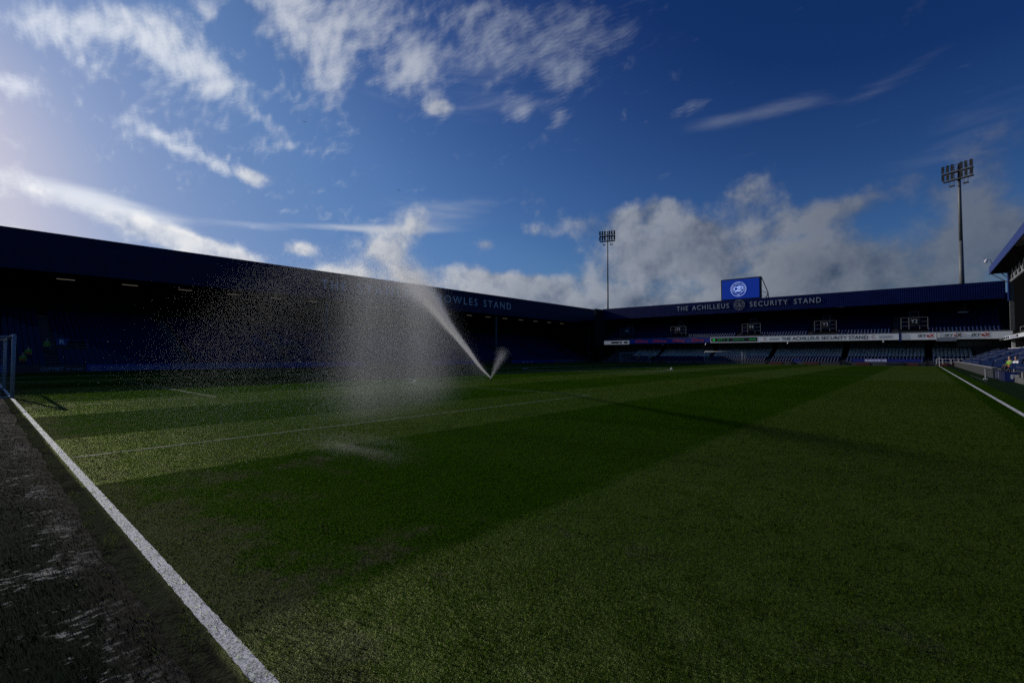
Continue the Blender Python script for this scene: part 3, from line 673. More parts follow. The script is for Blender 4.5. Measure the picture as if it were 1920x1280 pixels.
# balcony boards
def face(x0, x1, z0, z1, mat, name, y=106.0, th=.05): return B(MB().box(x0, x1, y-th, y, z0, z1), name, mat, FS)
zf = lambda x: 0
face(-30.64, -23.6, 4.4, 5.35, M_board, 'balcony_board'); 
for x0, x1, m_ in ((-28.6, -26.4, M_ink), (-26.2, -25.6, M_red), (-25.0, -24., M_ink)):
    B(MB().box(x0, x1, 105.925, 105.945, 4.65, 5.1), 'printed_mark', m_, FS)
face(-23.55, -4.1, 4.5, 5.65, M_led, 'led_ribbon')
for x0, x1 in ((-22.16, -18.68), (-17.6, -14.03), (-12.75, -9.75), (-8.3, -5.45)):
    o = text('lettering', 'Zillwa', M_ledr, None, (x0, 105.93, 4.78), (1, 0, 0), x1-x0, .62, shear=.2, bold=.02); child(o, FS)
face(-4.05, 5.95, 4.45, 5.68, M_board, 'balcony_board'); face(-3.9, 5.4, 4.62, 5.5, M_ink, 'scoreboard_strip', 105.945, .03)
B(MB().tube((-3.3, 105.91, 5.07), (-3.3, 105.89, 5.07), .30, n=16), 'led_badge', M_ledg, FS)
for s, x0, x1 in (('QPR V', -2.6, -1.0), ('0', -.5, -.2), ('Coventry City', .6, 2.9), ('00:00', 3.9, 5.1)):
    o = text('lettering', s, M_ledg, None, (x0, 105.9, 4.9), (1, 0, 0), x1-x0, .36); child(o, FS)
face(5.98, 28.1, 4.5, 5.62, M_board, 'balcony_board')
o = text('lettering', 'THE ACHILLEUS SECURITY STAND', M_ink, None, (9.8, 105.93, 4.72), (1, 0, 0), 14.0, .68, bold=.02); child(o, FS)
for x in (6.85, 24.55):
    mb = MB(); ribbon(mb, arc(0, 0, .26, 30, 320, 14), .09, Vector((x, 105.94, 5.1)), Vector((1, 0, 0)), Vector((0, 0, 1)), Vector((0, -1, 0))); B(mb, 'swirl_logo', M_orange, FS)
    for s, z in (('ACHILLEUS', 5.1), ('SECURITY', 4.8)):
        o = text('lettering', s, M_ink, None, (x+.75, 105.93, z), (1, 0, 0), 1.85, .2); child(o, FS)
B(MB().box(28.13, 28.45, 105.8, 106., 4.2, 5.75), 'blue_post', M_blue, FS)
face(28.48, 41.9, 4.45, 5.65, M_board, 'balcony_board')
for x0, w in ((30.6, 2.2), (34.0, 2.2), (37.2, 2.25)):
    o = text('lettering', 'SKY', M_ink, None, (x0, 105.93, 4.85), (1, 0, 0), w*.52, .55, shear=.25, bold=.02); child(o, FS)
    o = text('lettering', 'eX', M_red, None, (x0+w*.53, 105.93, 4.85), (1, 0, 0), w*.47, .6, bold=.04); child(o, FS)
    o = text('lettering', '.co.uk', M_red, None, (x0+w*.62, 105.93, 4.68), (1, 0, 0), w*.34, .12); child(o, FS)
B(rail([((-30.6, 105.9, 5.72), (41.9, 105.9, 5.78))], .03), 'balcony_rail', M_steel, FS)
mb = MB(); mb.box(33.0, 33.12, 105.2, 105.9, 4.2, 5.7); mb.box(35.35, 35.47, 105.2, 105.9, 4.2, 5.7); mb.box(33., 35.47, 105.2, 105.9, 4.15, 4.25); mb.box(33.12, 35.35, 105.2, 105.24, 4.25, 4.75)
B(mb, 'camera_gantry', M_steel, FS)
# stair-head railings with block signs
for v, s in zip(VU, ('Y6', 'Y5', 'Y4', 'Y3', 'Y2')):
    pr = []; y = 108.2
    for x0, x1 in ((v-1.8, v-.72), (v+.72, v+1.8)):
        for z in (6.5, 7.25, 8.): pr.append(((x0, y, z+.45), (x1, y, z+.45)))
        for x in (x0, x1): pr.append(((x, y, 6.4), (x, y, 8.45)))
    pr += [((v-.72, y, 8.45), (v+.72, y, 8.45)), ((v-.72, y, 6.95), (v+.72, y, 6.95))]
    pr2 = []
    for z in (8.9, 9.6): pr2.append(((v-.6, y+1.8, z), (v+.6, y+1.8, z)))
    for x in (-.6, .6): pr2.append(((v+x, y+1.8, 6.8), (v+x, y+1.8, 9.6)))
    rl = B(rail(pr, .04), 'stair_railing', M_rail, FS)
    B(rail(pr2, .04), 'barrier_frame', M_rail, FS)
    B(MB().box(v-.66, v+.66, y-.06, y-.02, 7.0, 8.4), 'block_sign', M_dark, FS)
    o = text('lettering', s, M_white, None, (v-.45, y-.08, 7.5), (1, 0, 0), .9, .62); child(o, FS)
    mb = MB()
    for r in range(13): mb.box(v-3.1, v-2.25, 106.45+.74*r, 106.45+.74*r+.37, 4.75+.36*r, 4.75+.36*r+.18)
    B(mb, 'aisle_stairs', M_conc, FS)
B(MB().box(21.4, 31.0, 104.93, 104.97, .58, 1.1).box(12.0, 13.4, 104.93, 104.97, .5, 1.0), 'led_banner', M_led, FS)
for z, s in ((.88, 'THE ACHILLEUS SECURITY'), (.64, 'STAND WELCOMES FANS')):
    o = text('lettering', s.split(' WEL')[0] if False else 'THE ACHILLEUS SECURITY STAND', M_ledw, None, (23.3, 104.91, z), (1, 0, 0), 3.1, .17); child(o, FS)
pr = [((32.9, 104.3, 1.15), (37.5, 104.3, 1.15)), ((32.9, 104.3, .62), (37.5, 104.3, .62))]+[((x, 104.3, .3), (x, 104.3, 1.15)) for x in (32.9, 33.7, 34.7, 35.6, 36.4, 37.5)]
B(rail(pr, .035), 'front_railing', M_white, FS)
mb = MB()
for x in (35.6, 37.8, 40.0, 41.9): mb.box(x, x+.1, 110.9, 111.0, 3.3, 4.4)
mb.box(35.6, 42., 110.9, 111.0, 3.25, 3.33); mb.box(35.6, 42., 110.9, 111., 4.35, 4.43)
wf = B(mb, 'window_frame', M_wallg, FS); B(MB().box(35.7, 41.9, 111.02, 111.06, 3.33, 4.35), 'window_pane', M_lamp, FS)
for x in (-25., -14.9, -5., 11., 26.):
    B(MB().tube((x, 105.8, 4.35), (x, 105.8, 4.1), .12, .16, n=8), 'loudspeaker', M_steel, FS)
for x in (-22., 19.5): B(MB().box(x-.5, x+.5, 108.2, 108.5, 10.95, 11.02), 'ceiling_lamp', M_steel, FS)
B(MB().box(36.0, 37.3, 112, 112.6, 9.2, 9.4), 'mast_collar', M_steel, FS)

# --- right stand
RS = empty('cantilever_stand', (41, 60, 0), 'sunlit right-hand stand with royal blue roof edge, cut by the right border', 'stand')
B(corrugated(0, 39, -12, 100.3, 14.05, 15.2, -1, .6, .02, 0.05), 'fascia', M_blue, RS)
B(MB().box(39.06, 56, 100.1, 100.3, 14.1, 14.45), 'roof_edge', M_blue, RS)
B(MB().prism([(39.15, 15.1), (39.15, 15.0), (57, 16.6), (57, 16.8)], -12, 100.1, axis=1), 'roof', M_sheet, RS)
for k in range(17):
    y = 99.6-k*1.25; B(MB().box(39.2, 50, y-.07, y+.07, 14.35, 14.65).tube((39.3, y, 14.5), (41, y, 13.9), .03, n=4), 'rafter', M_black, RS)
B(MB().tube((41, 40, 12.5), (41, 97.2, 12.5), .17, n=10, ).build and MB().tube((41, 40, 12.5), (41, 97.2, 12.5), .17, n=10), 'girder_chord', M_steel, RS)
for k in range(12):
    y = 96.8-k*3.2
    B(MB().tube((41, y, 12.5), (41, y-1.6, 14.4), .08, n=6).tube((41, y-1.6, 14.4), (41, y-3.2, 12.5), .08, n=6), 'girder_brace', M_steel, RS)
B(MB().tube((39.2, 99.8, 14.1), (41, 97.4, 12.1), .06, n=6).tube((40.2, 99.8, 14.2), (41, 97.4, 12.6), .06, n=6).tube((39.2, 100, 14.12), (42, 100, 14.16), .05, n=6), 'tip_brace', M_black, RS)
for y in (97.2, 60., 22.):
    B(MB().box(40.78, 41.22, y-.22, y+.22, 5.4 if y > 90 else 0, 14.4), 'column', M_wire, RS)
B(MB().box(40.66, 40.76, 96.9, 97.9, 9.7, 13.9), 'corner_panel', M_blue, RS)
B(MB().box(39.45, 39.5, 35, 90.3, 3.85, 4.28), 'balcony_board', M_board, RS)
for k, (y0, w) in enumerate(((88.6, 1.3), (86.9, 1.2), (85.2, 1.2), (79.5, 4.8), (77.8, 1.2))):
    B(MB().box(39.42, 39.445, y0-w*.0, y0+w, 3.93, 4.2), 'printed_mark', M_navy if k != 3 else pmat('pale_mark', (.3, .3, .38), .5), RS)
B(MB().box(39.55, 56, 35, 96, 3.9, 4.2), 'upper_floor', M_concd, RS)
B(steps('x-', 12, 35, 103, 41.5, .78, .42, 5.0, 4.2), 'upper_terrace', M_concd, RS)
B(MB().box(56, 56.4, -12, 110, -.5, 16.7), 'back_wall', M_dark, RS); B(MB().box(41.5, 56, 101.5, 102, 2.0, 14.6), 'end_wall', M_dark, RS)  # dark end wall added so the view under the roof reads as shade
B(MB().box(40.4, 40.55, 35, 96, 1.0, 2.72), 'paddock_wall', M_blue, RS)
B(MB().box(40.38, 40.57, 35, 96, 2.72, 2.78), 'wall_capping', M_white, RS)
for y in (92.6, 70, 50): B(MB().box(40.42, 40.75, y-.15, y+.15, 2.78, 3.9), 'short_column', M_white, RS)
B(steps('x-', 5, 30, 104.4, 35.7, .78, .34, .34, -.5), 'terrace', M_conc, RS)
B(MB().box(39.7, 50, 97, 119, -.5, 2.0), 'corner_terrace', M_concd, RS)
B(MB().box(35.1, 35.35, 50.4, 104.5, -.3, .78), 'front_wall', M_concd, RS); B(MB().box(35.05, 35.40, 50.4, 104.5, .78, .83), 'wall_capping', M_steel, RS)
B(MB().box(35.2, 35.6, 44.4, 50.2, -.3, .62), 'front_wall', M_navy, RS)
for a_ in AR:
    mb = MB()
    for r in range(5): x = 35.7+.78*r; z = .34+.34*r; mb.box(x, x+.39, a_-.5, a_+.5, z, z+.17)
    B(mb, 'aisle_stairs', M_conc, RS)
    B(rail([((36.2, a_-.5, .8+.5), (39.5, a_-.5, 2.25+.5)), ((36.2, a_-.5, .5), (36.2, a_-.5, 1.3)), ((39.5, a_-.5, 1.9), (39.5, a_-.5, 2.75)), ((37.8, a_-.5, 1.1), (37.8, a_-.5, 2.)),], .022), 'handrail', M_steel, RS)
B(rail([((41.2, 92, 5.6), (41.2, 60, 5.6))]+[((41.2, y, 5.0), (41.2, y, 5.6)) for y in range(60, 93, 4)], .03), 'upper_railing', M_steel, RS)

# security camera on the right roof edge
k = empty('security_camera', (39, 96.4, 15.2), 'small white security camera on the tip of the right-hand roof edge', 'camera')
MB().tube((0, 0, 0), (-.1, 0, .55), .03, n=6).tube((-.1, 0, .55), (-.4, .1, .6), .03, n=6).build('bracket', M_black, k)
MB().tube((-.42, .1, .62), (-.62, -.2, .28), .16, .20, n=12).build('housing', M_white, k, True)

# ------------------------------------------------------------------ big screen on the far roof
SB = empty('big_screen', (1.2, 110, 13.8), 'big blue video screen with round club crest standing on the far roof', 'screen')
B(MB().box(-2.95, 5.3, 110.05, 110.7, 13.7, 18.75), 'frame', M_black, SB)
scr = B(MB().box(-2.72, 4.95, 109.99, 110.04, 14.25, 18.5), 'screen', M_scr, SB)
o = crest('crest', (.75, 109.96, 16.35), (1, 0, 0), 1.62, M_scrw, None, True); child(o, SB)
B(MB().tube((5.25, 110.7, 18.6), (5.3, 116, 15.9), .10, n=6).tube((5.3, 116, 15.9), (5.3, 116.8, 13.2), .12, n=6).tube((5.3, 110.7, 15.6), (5.3, 116, 15.7), .05, n=6)
  .tube((5.3, 112.6, 13.5), (5.3, 116, 15.7), .09, n=6).tube((5.3, 110.7, 14.6), (5.3, 115, 14.7), .03, n=6).tube((5.3, 110.7, 14.1), (5.3, 115, 14.15), .03, n=6), 'truss', M_black, SB)
B(MB().tube((-2.8, 110.7, 18.6), (-2.8, 116, 15.9), .10, n=6).tube((-2.8, 116, 15.9), (-2.8, 116.8, 13.2), .12, n=6), 'truss', M_black, SB)

# ------------------------------------------------------------------ floodlight masts
def mast(name, loc, label, r0_, r1_, face_rz, H=33.8):
    k = empty(name, loc, label, 'floodlight mast', 'floodlight masts behind the far stand', rz=face_rz)
    MB().tube((0, 0, 0), (0, 0, 12), r0_, r0_*.82, n=18).tube((0, 0, 12), (0, 0, 23), r0_*.8, (r0_+r1_)*.42, n=18).tube((0, 0, 23), (0, 0, H+2.8), (r0_+r1_)*.40, r1_, n=18).build('pole', M_wire, k, True)
    for z in (H+.0, H+1.45):
        MB().box(-2.1, 2.1, -.75, -.1, z-.16, z+.02).build('walkway', M_black, k)
    fr = MB()
    for z in (H+.65, H+1.1, H+2.1, H+2.6, H+.3, H+1.75): fr.tube((-2.1, -.55, z), (2.1, -.55, z), .035, n=5)
    for x in (-2.1, -1.3, -.5, .5, 1.3, 2.1): fr.tube((x, -.5, H), (x, -.5, H+2.8), .035, n=5); 
    fr.tube((-.6, 0, H), (-.6, -.6, H), .05, n=5).tube((.6, 0, H), (.6, -.6, H), .05, n=5).tube((0, 0, H+2.7), (0, -.6, H+2.7), .06, n=5).tube((0, 0, H+1.7), (0, -.6, H+1.7), .08, n=5)
    fr.build('frame', M_black, k)
    lampm = None
    for z in (H+.4, H+.8, H+1.2, H+1.85, H+2.25, H+2.65):
        for x in (-2.0, -1.3, -.65, .65, 1.3, 2.0):
            if lampm is None:
                lm = MB(); 
                lm.tube((0, .0, 0), (0, -.28, -.12), .12, .25, n=10).tube((0, .12, .05), (0, 0, 0), .09, .12, n=8)
                o = lm.build('floodlight', M_black, k); o.data.materials.append(M_lamp)
                o.data.polygons[11].material_index = 1; lampm = o.data
            else: o = bpy.data.objects.new('floodlight', lampm); link(o, k)
            o.location = (x, -.62, z); o.rotation_euler = (0, 0, random.uniform(-.15, .15))
    for x in (-.95, 1.05):
        q = MB().box(x-.33, x+.33, -.65, -.1, H-1.15, H-1.0)
        for sx in (-.3, .3):
            for sy in (-.62, -.13): q.tube((x+sx, sy, H-1.3), (x+sx, sy, H-.1), .025, n=4)
        q.build('basket', M_black, k)
    return k
mast('floodlight_mast', (-35.2, 116, -.5), 'tall slim floodlight mast where the left and far stands meet', .30, .15, rad(22), 34.3)
mast('floodlight_mast', (36.8, 116, -.5), 'tall thick floodlight mast at the right end of the far stand', .50, .21, rad(-24), 34.3)

# ------------------------------------------------------------------ boards, barrier, flag, ball, birds
def board(y0, y1, mat, label, words=(), h=.92):
    k = empty('advertising_board', (-36.5, (y0+y1)/2, -.27), label, 'board', 'boards along the left-hand side')
    B(MB().box(-36.56, -36.48, y0+.02, y1-.02, -.27, h-.27), 'panel', mat, k)
    B(MB().box(-36.9, -36.56, y0+.1, y0+.16, -.27, h-.35).box(-36.9, -36.56, y1-.16, y1-.1, -.27, h-.35), 'back_support', M_steel, k)
    for s, a_, b_, mt, z, hh in words:
        o = text('lettering', s, mt, None, (-36.465, a_, -.27+z), (0, 1, 0), b_-a_, hh, bold=.015); child(o, k)
    return k
M_bb = pmat('board_black', (.015, .016, .02), .5); M_bn = pmat('board_blue', (.02, .035, .2), .45); M_bp = pmat('board_pale_blue', (.07, .09, .17), .45)
M_dim = pmat('dim_lettering', (.25, .26, .3), .5)
board(-6, 1.2, M_bn, 'plain dark blue pitchside board behind the near goal net'); board(1.2, 3.1, M_bb, 'short black pitchside board just right of the near goalpost')
board(3.1, 6.95, M_bb, 'black pitchside board reading COPYBET', (('COPYBET', 3.5, 5.2, M_dim, .3, .36), ('BETTER BETS', 5.4, 6.7, M_dim, .35, .2)))
board(6.95, 14.5, M_bn, 'blue pitchside board reading GROUND CONSTRUCTION', (('GROUND CONSTRUCTION', 8.6, 14.3, M_dim, .28, .4), ('GC', 7.3, 8.2, M_dim, .25, .45)))
board(14.5, 16.85, M_bp, 'pale blue pitchside board right of GROUND CONSTRUCTION'); board(16.85, 27.5, M_bp, 'long pale blue board seen through the water drops')
board(27.5, 40, M_bn, 'dark blue board behind the left part of the spray'); board(40, 54, M_bb, 'black board behind the middle of the spray')
board(54, 66, M_bn, 'blue board behind the sprinkler jet'); board(66, 76.3, M_bb, 'black board right of the sprinkler')
board(76.3, 84, M_bn, 'blue board beyond the sprinkler with pale stripe', (('- - -', 80, 83.5, M_white, .35, .12),))
board(84, 92.3, M_bn, 'navy board near the shaded far left corner'); board(92.3, 101.5, M_bp, 'pale grey-blue board nearest the far left corner')
# P board on the right
k = empty('advertising_board', (35.6, 44, 0), 'royal blue upright board with a white letter P at the right edge', 'board')
B(MB().box(35.14, 36.15, 44, 44.08, .03, .66), 'panel', M_blue, k)
o = text('lettering', "P'", M_white, None, (35.42, 43.985, .2), (1, 0, 0), .42, .3, bold=.03); child(o, k)
k = empty('equipment_box', (36.2, 42.2, 0), 'grey box with a red mark cut off by the right border beside the P board', 'box')
B(MB().box(35.74, 36.8, 42., 42.6, -.02, .7), 'casing', pmat('grey_casing', (.16, .15, .15), .6), k); B(MB().box(35.9, 36.6, 41.97, 41.995, .2, .3), 'red_stripe', M_red, k)
B(MB().tube((35.85, 42.1, -.08), (36.6, 42.1, -.08), .09, n=8), 'roller', M_blue, k)
k = empty('crowd_barrier', (34.9, 48, 0), 'steel crowd barrier with vertical bars at the end of the right-hand wall', 'barrier')
pr = [((34.55, 48, .7), (36.0, 48.1, .7)), ((34.55, 48, .12), (36.0, 48.1, .12))]
B(rail(pr, .02).tube((34.53, 48, 0), (34.53, 48, .78), .035, n=8).tube((36.0, 48.1, 0), (36.0, 48.1, .78), .035, n=8), 'frame', M_steel, k)
B(rail([((34.62+i*.115, 48.01+i*.0075, .12), (34.62+i*.115, 48.01+i*.0075, .7)) for i in range(12)], .011, 5), 'bars', M_steel, k)
B(MB().box(34.42, 34.62, 47.7, 48.3, 0, .03).box(35.9, 36.1, 47.8, 48.4, 0, .03), 'feet', M_white, k)
k = empty('corner_flag', (33.2, 101.1, 0), 'white corner flag pole at the far right corner of the pitch', 'flag')
MB().tube((0, 0, 0), (0, 0, 1.55), .03, n=8).build('pole', M_white, k); MB().box(-.02, .02, .0, .38, 1.2, 1.52).build('flag', M_clothw, k)
bm_ = MB(); 
k = empty('football', (8.2, 54.5, .11), 'white football lying alone on the far pitch', 'ball')
import bmesh
b_ = bmesh.new(); bmesh.ops.create_icosphere(b_, subdivisions=3, radius=.13); me = bpy.data.meshes.new('shell'); b_.to_mesh(me); b_.free(); me.materials.append(M_white); link(bpy.data.objects.new('shell', me), k)
def bird(px_, py_, d_, label, s=.5):
    v = Fv*1+Rv*((px_-960)/880)+Uv*(-(py_-640)/880); v.normalize(); c_ = Vector((CX, CY, CZ))+v*d_
    k = empty('bird', c_, label, 'bird')
    b = MB(); b.tube((-.28*s, 0, 0), (.0, 0, 0), .03*s, .10*s, n=8).tube((0, 0, 0), (.30*s, 0, .02), .10*s, .04*s, n=8).tube((.3*s, 0, .02), (.42*s, 0, .02), .06*s, .01*s, n=6)
    b.build('body', M_black, k)
    for sg_ in (-1, 1):
        MB().add([(-.12*s, sg_*.05*s, .02), (.14*s, sg_*.05*s, .02), (.12*s, sg_*.45*s, .18*s), (-.10*s, sg_*.8*s, .05*s), (-.14*s, sg_*.42*s, .14*s),
                  (-.12*s, sg_*.05*s, .03), (.14*s, sg_*.05*s, .03), (.12*s, sg_*.45*s, .19*s), (-.10*s, sg_*.8*s, .06*s), (-.14*s, sg_*.42*s, .15*s)],
                 [(0, 1, 2, 4), (2, 3, 4), (5, 6, 7, 9), (7, 8, 9), (0, 1, 6, 5), (1, 2, 7, 6), (2, 3, 8, 7), (3, 4, 9, 8), (4, 0, 5, 9)]).build('wing', M_black, k)
bird(571.5, 229, 120, 'tiny dark bird high in the sky at upper left'); bird(747.5, 357, 110, 'tiny dark bird in the sky above the spray')

# ------------------------------------------------------------------ people
def skin_mesh(name, verts, edges, radii, mat, parent, sub=1, root=0):
    me = bpy.data.meshes.new(name); me.from_pydata(verts, edges, []); o = bpy.data.objects.new(name, me); COL.objects.link(o)
    md = o.modifiers.new('s', 'SKIN'); md.use_smooth_shade = True
    for i, r in enumerate(radii):
        sv = me.skin_vertices[0].data[i]; sv.radius = (r, r) if not isinstance(r, tuple) else r; sv.use_root = (i == root)
    o.modifiers.new('u', 'SUBSURF').levels = sub
    dg = bpy.context.evaluated_depsgraph_get(); m2 = bpy.data.meshes.new_from_object(o.evaluated_get(dg)); bpy.data.objects.remove(o)
    m2.materials.clear(); m2.materials.append(mat); m2.name = name
    return link(bpy.data.objects.new(name, m2), parent)
def person(loc, rz, label, sitting=False, top=M_hiviz, band=M_hiorg, arms=0.):
    """faces local -Y, feet at z = 0 (standing) or seat at z = .45 (sitting)"""
    k = empty('person', loc, label, 'person', rz=rz)
    V = []; E = []; Rr = []
    def v(p_, r, par=None):
        V.append(p_); Rr.append(r)
        if par is not None: E.append((par, len(V)-1))
        return len(V)-1
    hz = .50 if sitting else .93
    pel = v((0, 0, hz), (.15, .11)); wa = v((0, .0, hz+.16), (.135, .10), pel); ch = v((0, .0, hz+.34), (.16, .115), wa); nk0 = v((0, .01, hz+.50), (.10, .08), ch)
    nk = v((0, -.01, hz+.58), .055, nk0); hd0 = v((0, -.03, hz+.67), (.07, .085), nk); hd = v((0, -.02, hz+.77), (.075, .095), hd0); v((0, -.01, hz+.84), (.055, .07), hd)
    v((0, -.128, hz+.725), .014, hd0)                              # nose
    for sx in (-1, 1):
        sh = v((sx*.17, .01, hz+.47), .06, nk0)
        if sitting: el_ = v((sx*.22, -.08, hz+.22), .043, sh); wr = v((sx*.14, -.30, hz+.16), .03, el_)
        else: el_ = v((sx*.23, .02, hz+.20), .043, sh); wr = v((sx*.22, -.06-.1*arms, hz-.03+.1*arms), .03, el_)
        d_ = Vector(V[wr])-Vector(V[el_]); d_.normalize()
        pm = v(tuple(Vector(V[wr])+d_*.07), .034, wr); sd = Vector((0, -1, 0)) if not sitting else Vector((1, 0, 0))
        for q, ln in ((-.027, .065), (-.009, .078), (.009, .072), (.027, .058)):
            b1 = v(tuple(Vector(V[pm])+d_*.045+sd*q), .009, pm); v(tuple(Vector(V[b1])+d_*ln*.8+Vector((-sx*.02, 0, 0))), .008, b1)
        v(tuple(Vector(V[pm])+sd*.05*(1 if not sitting else -sx)+d_*.01), .010, pm)
        hp = v((sx*.09, 0, hz-.06), .095, pel)
        if sitting: kn = v((sx*.11, -.44, hz+.0), .062, hp); an = v((sx*.11, -.46, hz-.42), .04, kn)
        else: kn = v((sx*.10, -.01, hz-.46), .062, hp); an = v((sx*.11, .02, .09), .042, kn)
        hl = v((V[an][0], V[an][1]-.02, V[an][2]-.05), .04, an); v((V[an][0]+sx*.01, V[an][1]-.17, V[an][2]-.055), .035, hl)
    skin_mesh('body', V, E, Rr, M_skin, k)
    # clothing follows the same joints, a little larger
    tv = [V[pel], V[wa], V[ch], V[nk0]]; te = [(0, 1), (1, 2), (2, 3)]; tr = [(.175, .135), (.165, .13), (.19, .145), (.12, .10)]
    for sx, s0 in ((-1, 9), (1, None)):
        pass
    shs = [i for i, p_ in enumerate(V) if abs(abs(p_[0])-.17) < 1e-6 and abs(p_[2]-(hz+.47)) < 1e-6]
    for si in shs:
        ei = [b for a, b in E if a == si][0]; wi = [b for a, b in E if a == ei][0]
        n0 = len(tv); tv += [V[si], V[ei], tuple(Vector(V[ei]).lerp(Vector(V[wi]), .85))]; tr += [.085, .06, .045]; te += [(3, n0), (n0, n0+1), (n0+1, n0+2)]
    skin_mesh('jacket', tv, te, tr, top, k)
    lv = [V[pel]]; le = []; lr = [(.17, .13)]
    hps = [i for i, p_ in enumerate(V) if abs(abs(p_[0])-.09) < 1e-6]
    for hi_ in hps:
        ki = [b for a, b in E if a == hi_][0]; ai = [b for a, b in E if a == ki][0]; n0 = len(lv)
        lv += [V[hi_], V[ki], V[ai]]; lr += [.12, .085, .062]; le += [(0, n0), (n0, n0+1), (n0+1, n0+2)]
    skin_mesh('trousers', lv, le, lr, M_cloth, k)
    skin_mesh('hair', [(0, .0, hz+.88), (0, .03, hz+.82), (0, .06, hz+.74)], [(0, 1), (1, 2)], [(.06, .065), (.085, .09), (.06, .05)], M_hair, k)
    if band:
        mb = MB(); z0 = hz+.10
        for i in range(16):
            a0, a1 = 2*math.pi*i/16, 2*math.pi*(i+1)/16; q = lambda a_, z, r=1.: (.192*r*math.cos(a_), .155*r*math.sin(a_), z)
            mb.add([q(a0, z0-.14), q(a1, z0-.14), q(a1, z0+.08), q(a0, z0+.08), q(a0, z0-.14, .9), q(a1, z0-.14, .9), q(a1, z0+.08, .9), q(a0, z0+.08, .9)], [(0, 1, 2, 3), (7, 6, 5, 4), (3, 2, 6, 7), (0, 4, 5, 1)])
        mb.build('waist_band', band, k, True)
    for sx in (-.03, .03): MB().tube((sx, -.112, hz+.765), (sx, -.120, hz+.765), .009, n=6).build('eye', M_black, k)
    MB().box(-.022, .022, -.117, -.112, hz+.69, hz+.697).build('mouth', M_red, k)
    return k
RZL = rad(90)
person((-39.55, 2.75, .81), rad(80), 'steward in yellow and orange hi-vis jacket standing higher in the left stand aisle')
person((-38.0, 2.3, .15), rad(80), 'steward in yellow and orange hi-vis jacket standing low behind the near goalpost')
person((-40.6, 4.2, 1.47+.17), rad(90), 'steward in yellow jacket behind the railing of the block R entrance', band=None)
person((-20.0, 103.4, -.18), 0, 'steward in orange jacket standing right of the spare corner goal', top=M_hiorg, band=None)
person((-17.6, 104.9+.3, .1), 0, 'steward in yellow and orange jacket in the front rows of the far lower tier')
person((36.2, 52.0, .34), rad(-60), 'person in yellow jacket with orange band seated at the front of the right-hand terrace', sitting=True)
person((36.45, 51.1, .34), rad(-60), 'person in white top seated beside the yellow-jacketed steward on the right terrace', sitting=True, top=M_clothw, band=None)

# ------------------------------------------------------------------ sprinkler and water
SX, SY = 9.31, 21.64; UX, UY = .5707, -.8211
k = empty('sprinkler', (SX, SY, 0), 'small black pop-up sprinkler head throwing water over the pitch', 'sprinkler')
MB().tube((0, 0, 0), (0, 0, .14), .045, .04, n=12).tube((0, 0, .14), (0, 0, .20), .055, .05, n=12).build('riser', M_black, k, True)
MB().tube((0, 0, .17), (UX*.16, UY*.16, .215), .022, n=8).build('nozzle', M_black, k)
JR = [0, 4.15, 7.34, 11.5, 15.75, 19, 21.5, 23.5, 25., 26.]; JZ = [.2, 1.08, 1.90, 2.92, 3.98, 4.30, 4.0, 3.15, 1.75, 0.]
zc = lambda r: np.interp(r, JR, JZ)
M_vol = bpy.data.materials.new('water_mist'); M_vol.use_nodes = True; t = M_vol.node_tree; t.nodes.clear()
oc = nd(t, 'ShaderNodeTexCoord').outputs['Object']; s = nd(t, 'ShaderNodeSeparateXYZ'); t.links.new(oc, s.inputs[0]); Xo, Yo, Zo = s.outputs
fc = nd(t, 'ShaderNodeFloatCurve'); cv = fc.mapping.curves[0]
for i, (r_, z_) in enumerate(zip(JR, JZ)):
    if i == 0: cv.points[0].location = (0, z_/5)
    elif i == len(JR)-1: cv.points[-1].location = (1, z_/5)
    else: cv.points.new(r_/26., z_/5)
fc.mapping.update(); t.links.new(mth(t, 'DIVIDE', Xo, 26.), fc.inputs['Value'])
zcn = mth(t, 'MULTIPLY', fc.outputs[0], 5.); dzn = mth(t, 'SUBTRACT', Zo, zcn)
w = mth(t, 'ADD', .022, mth(t, 'MULTIPLY', mth(t, 'MAXIMUM', Xo, 0.), .0070)); w = mth(t, 'ADD', w, mth(t, 'MULTIPLY', mth(t, 'POWER', mth(t, 'MAXIMUM', mth(t, 'SUBTRACT', Xo, 10.), 0.), 2.), .006))
q2 = mth(t, 'ADD', mth(t, 'POWER', mth(t, 'ABSOLUTE', dzn), 2.), mth(t, 'POWER', mth(t, 'ABSOLUTE', Yo), 2.))
core = mth(t, 'MULTIPLY', mth(t, 'EXPONENT', mth(t, 'MULTIPLY', mth(t, 'DIVIDE', q2, mth(t, 'MULTIPLY', w, w)), -1.)), mth(t, 'DIVIDE', rng_(t, Xo, 11., 19.5, 1.0, .0), w))
below = rng_(t, dzn, -.45, .25, 1., 0.)
wy = mth(t, 'ADD', mth(t, 'ADD', .10, mth(t, 'MULTIPLY', Xo, .030)), mth(t, 'MULTIPLY', mth(t, 'MAXIMUM', mth(t, 'MULTIPLY', dzn, -1.), 0.), .10))
lat = mth(t, 'EXPONENT', mth(t, 'MULTIPLY', mth(t, 'POWER', mth(t, 'ABSOLUTE', mth(t, 'DIVIDE', Yo, wy)), 2.), -1.))
mp2 = nd(t, 'ShaderNodeMapping'); t.links.new(oc, mp2.inputs[0]); mp2.inputs['Scale'].default_value = (.75, .3, .05)
stk = rng_(t, noi(t, mp2.outputs[0], 1.5, 4, .6), .38, .68, .45, 1.4, False)
def colm(c_, w_, k_):
    q_ = mth(t, 'DIVIDE', mth(t, 'SUBTRACT', Xo, c_), w_)
    return mth(t, 'MULTIPLY', mth(t, 'EXPONENT', mth(t, 'MULTIPLY', mth(t, 'MULTIPLY', q_, q_), -1.)), k_)
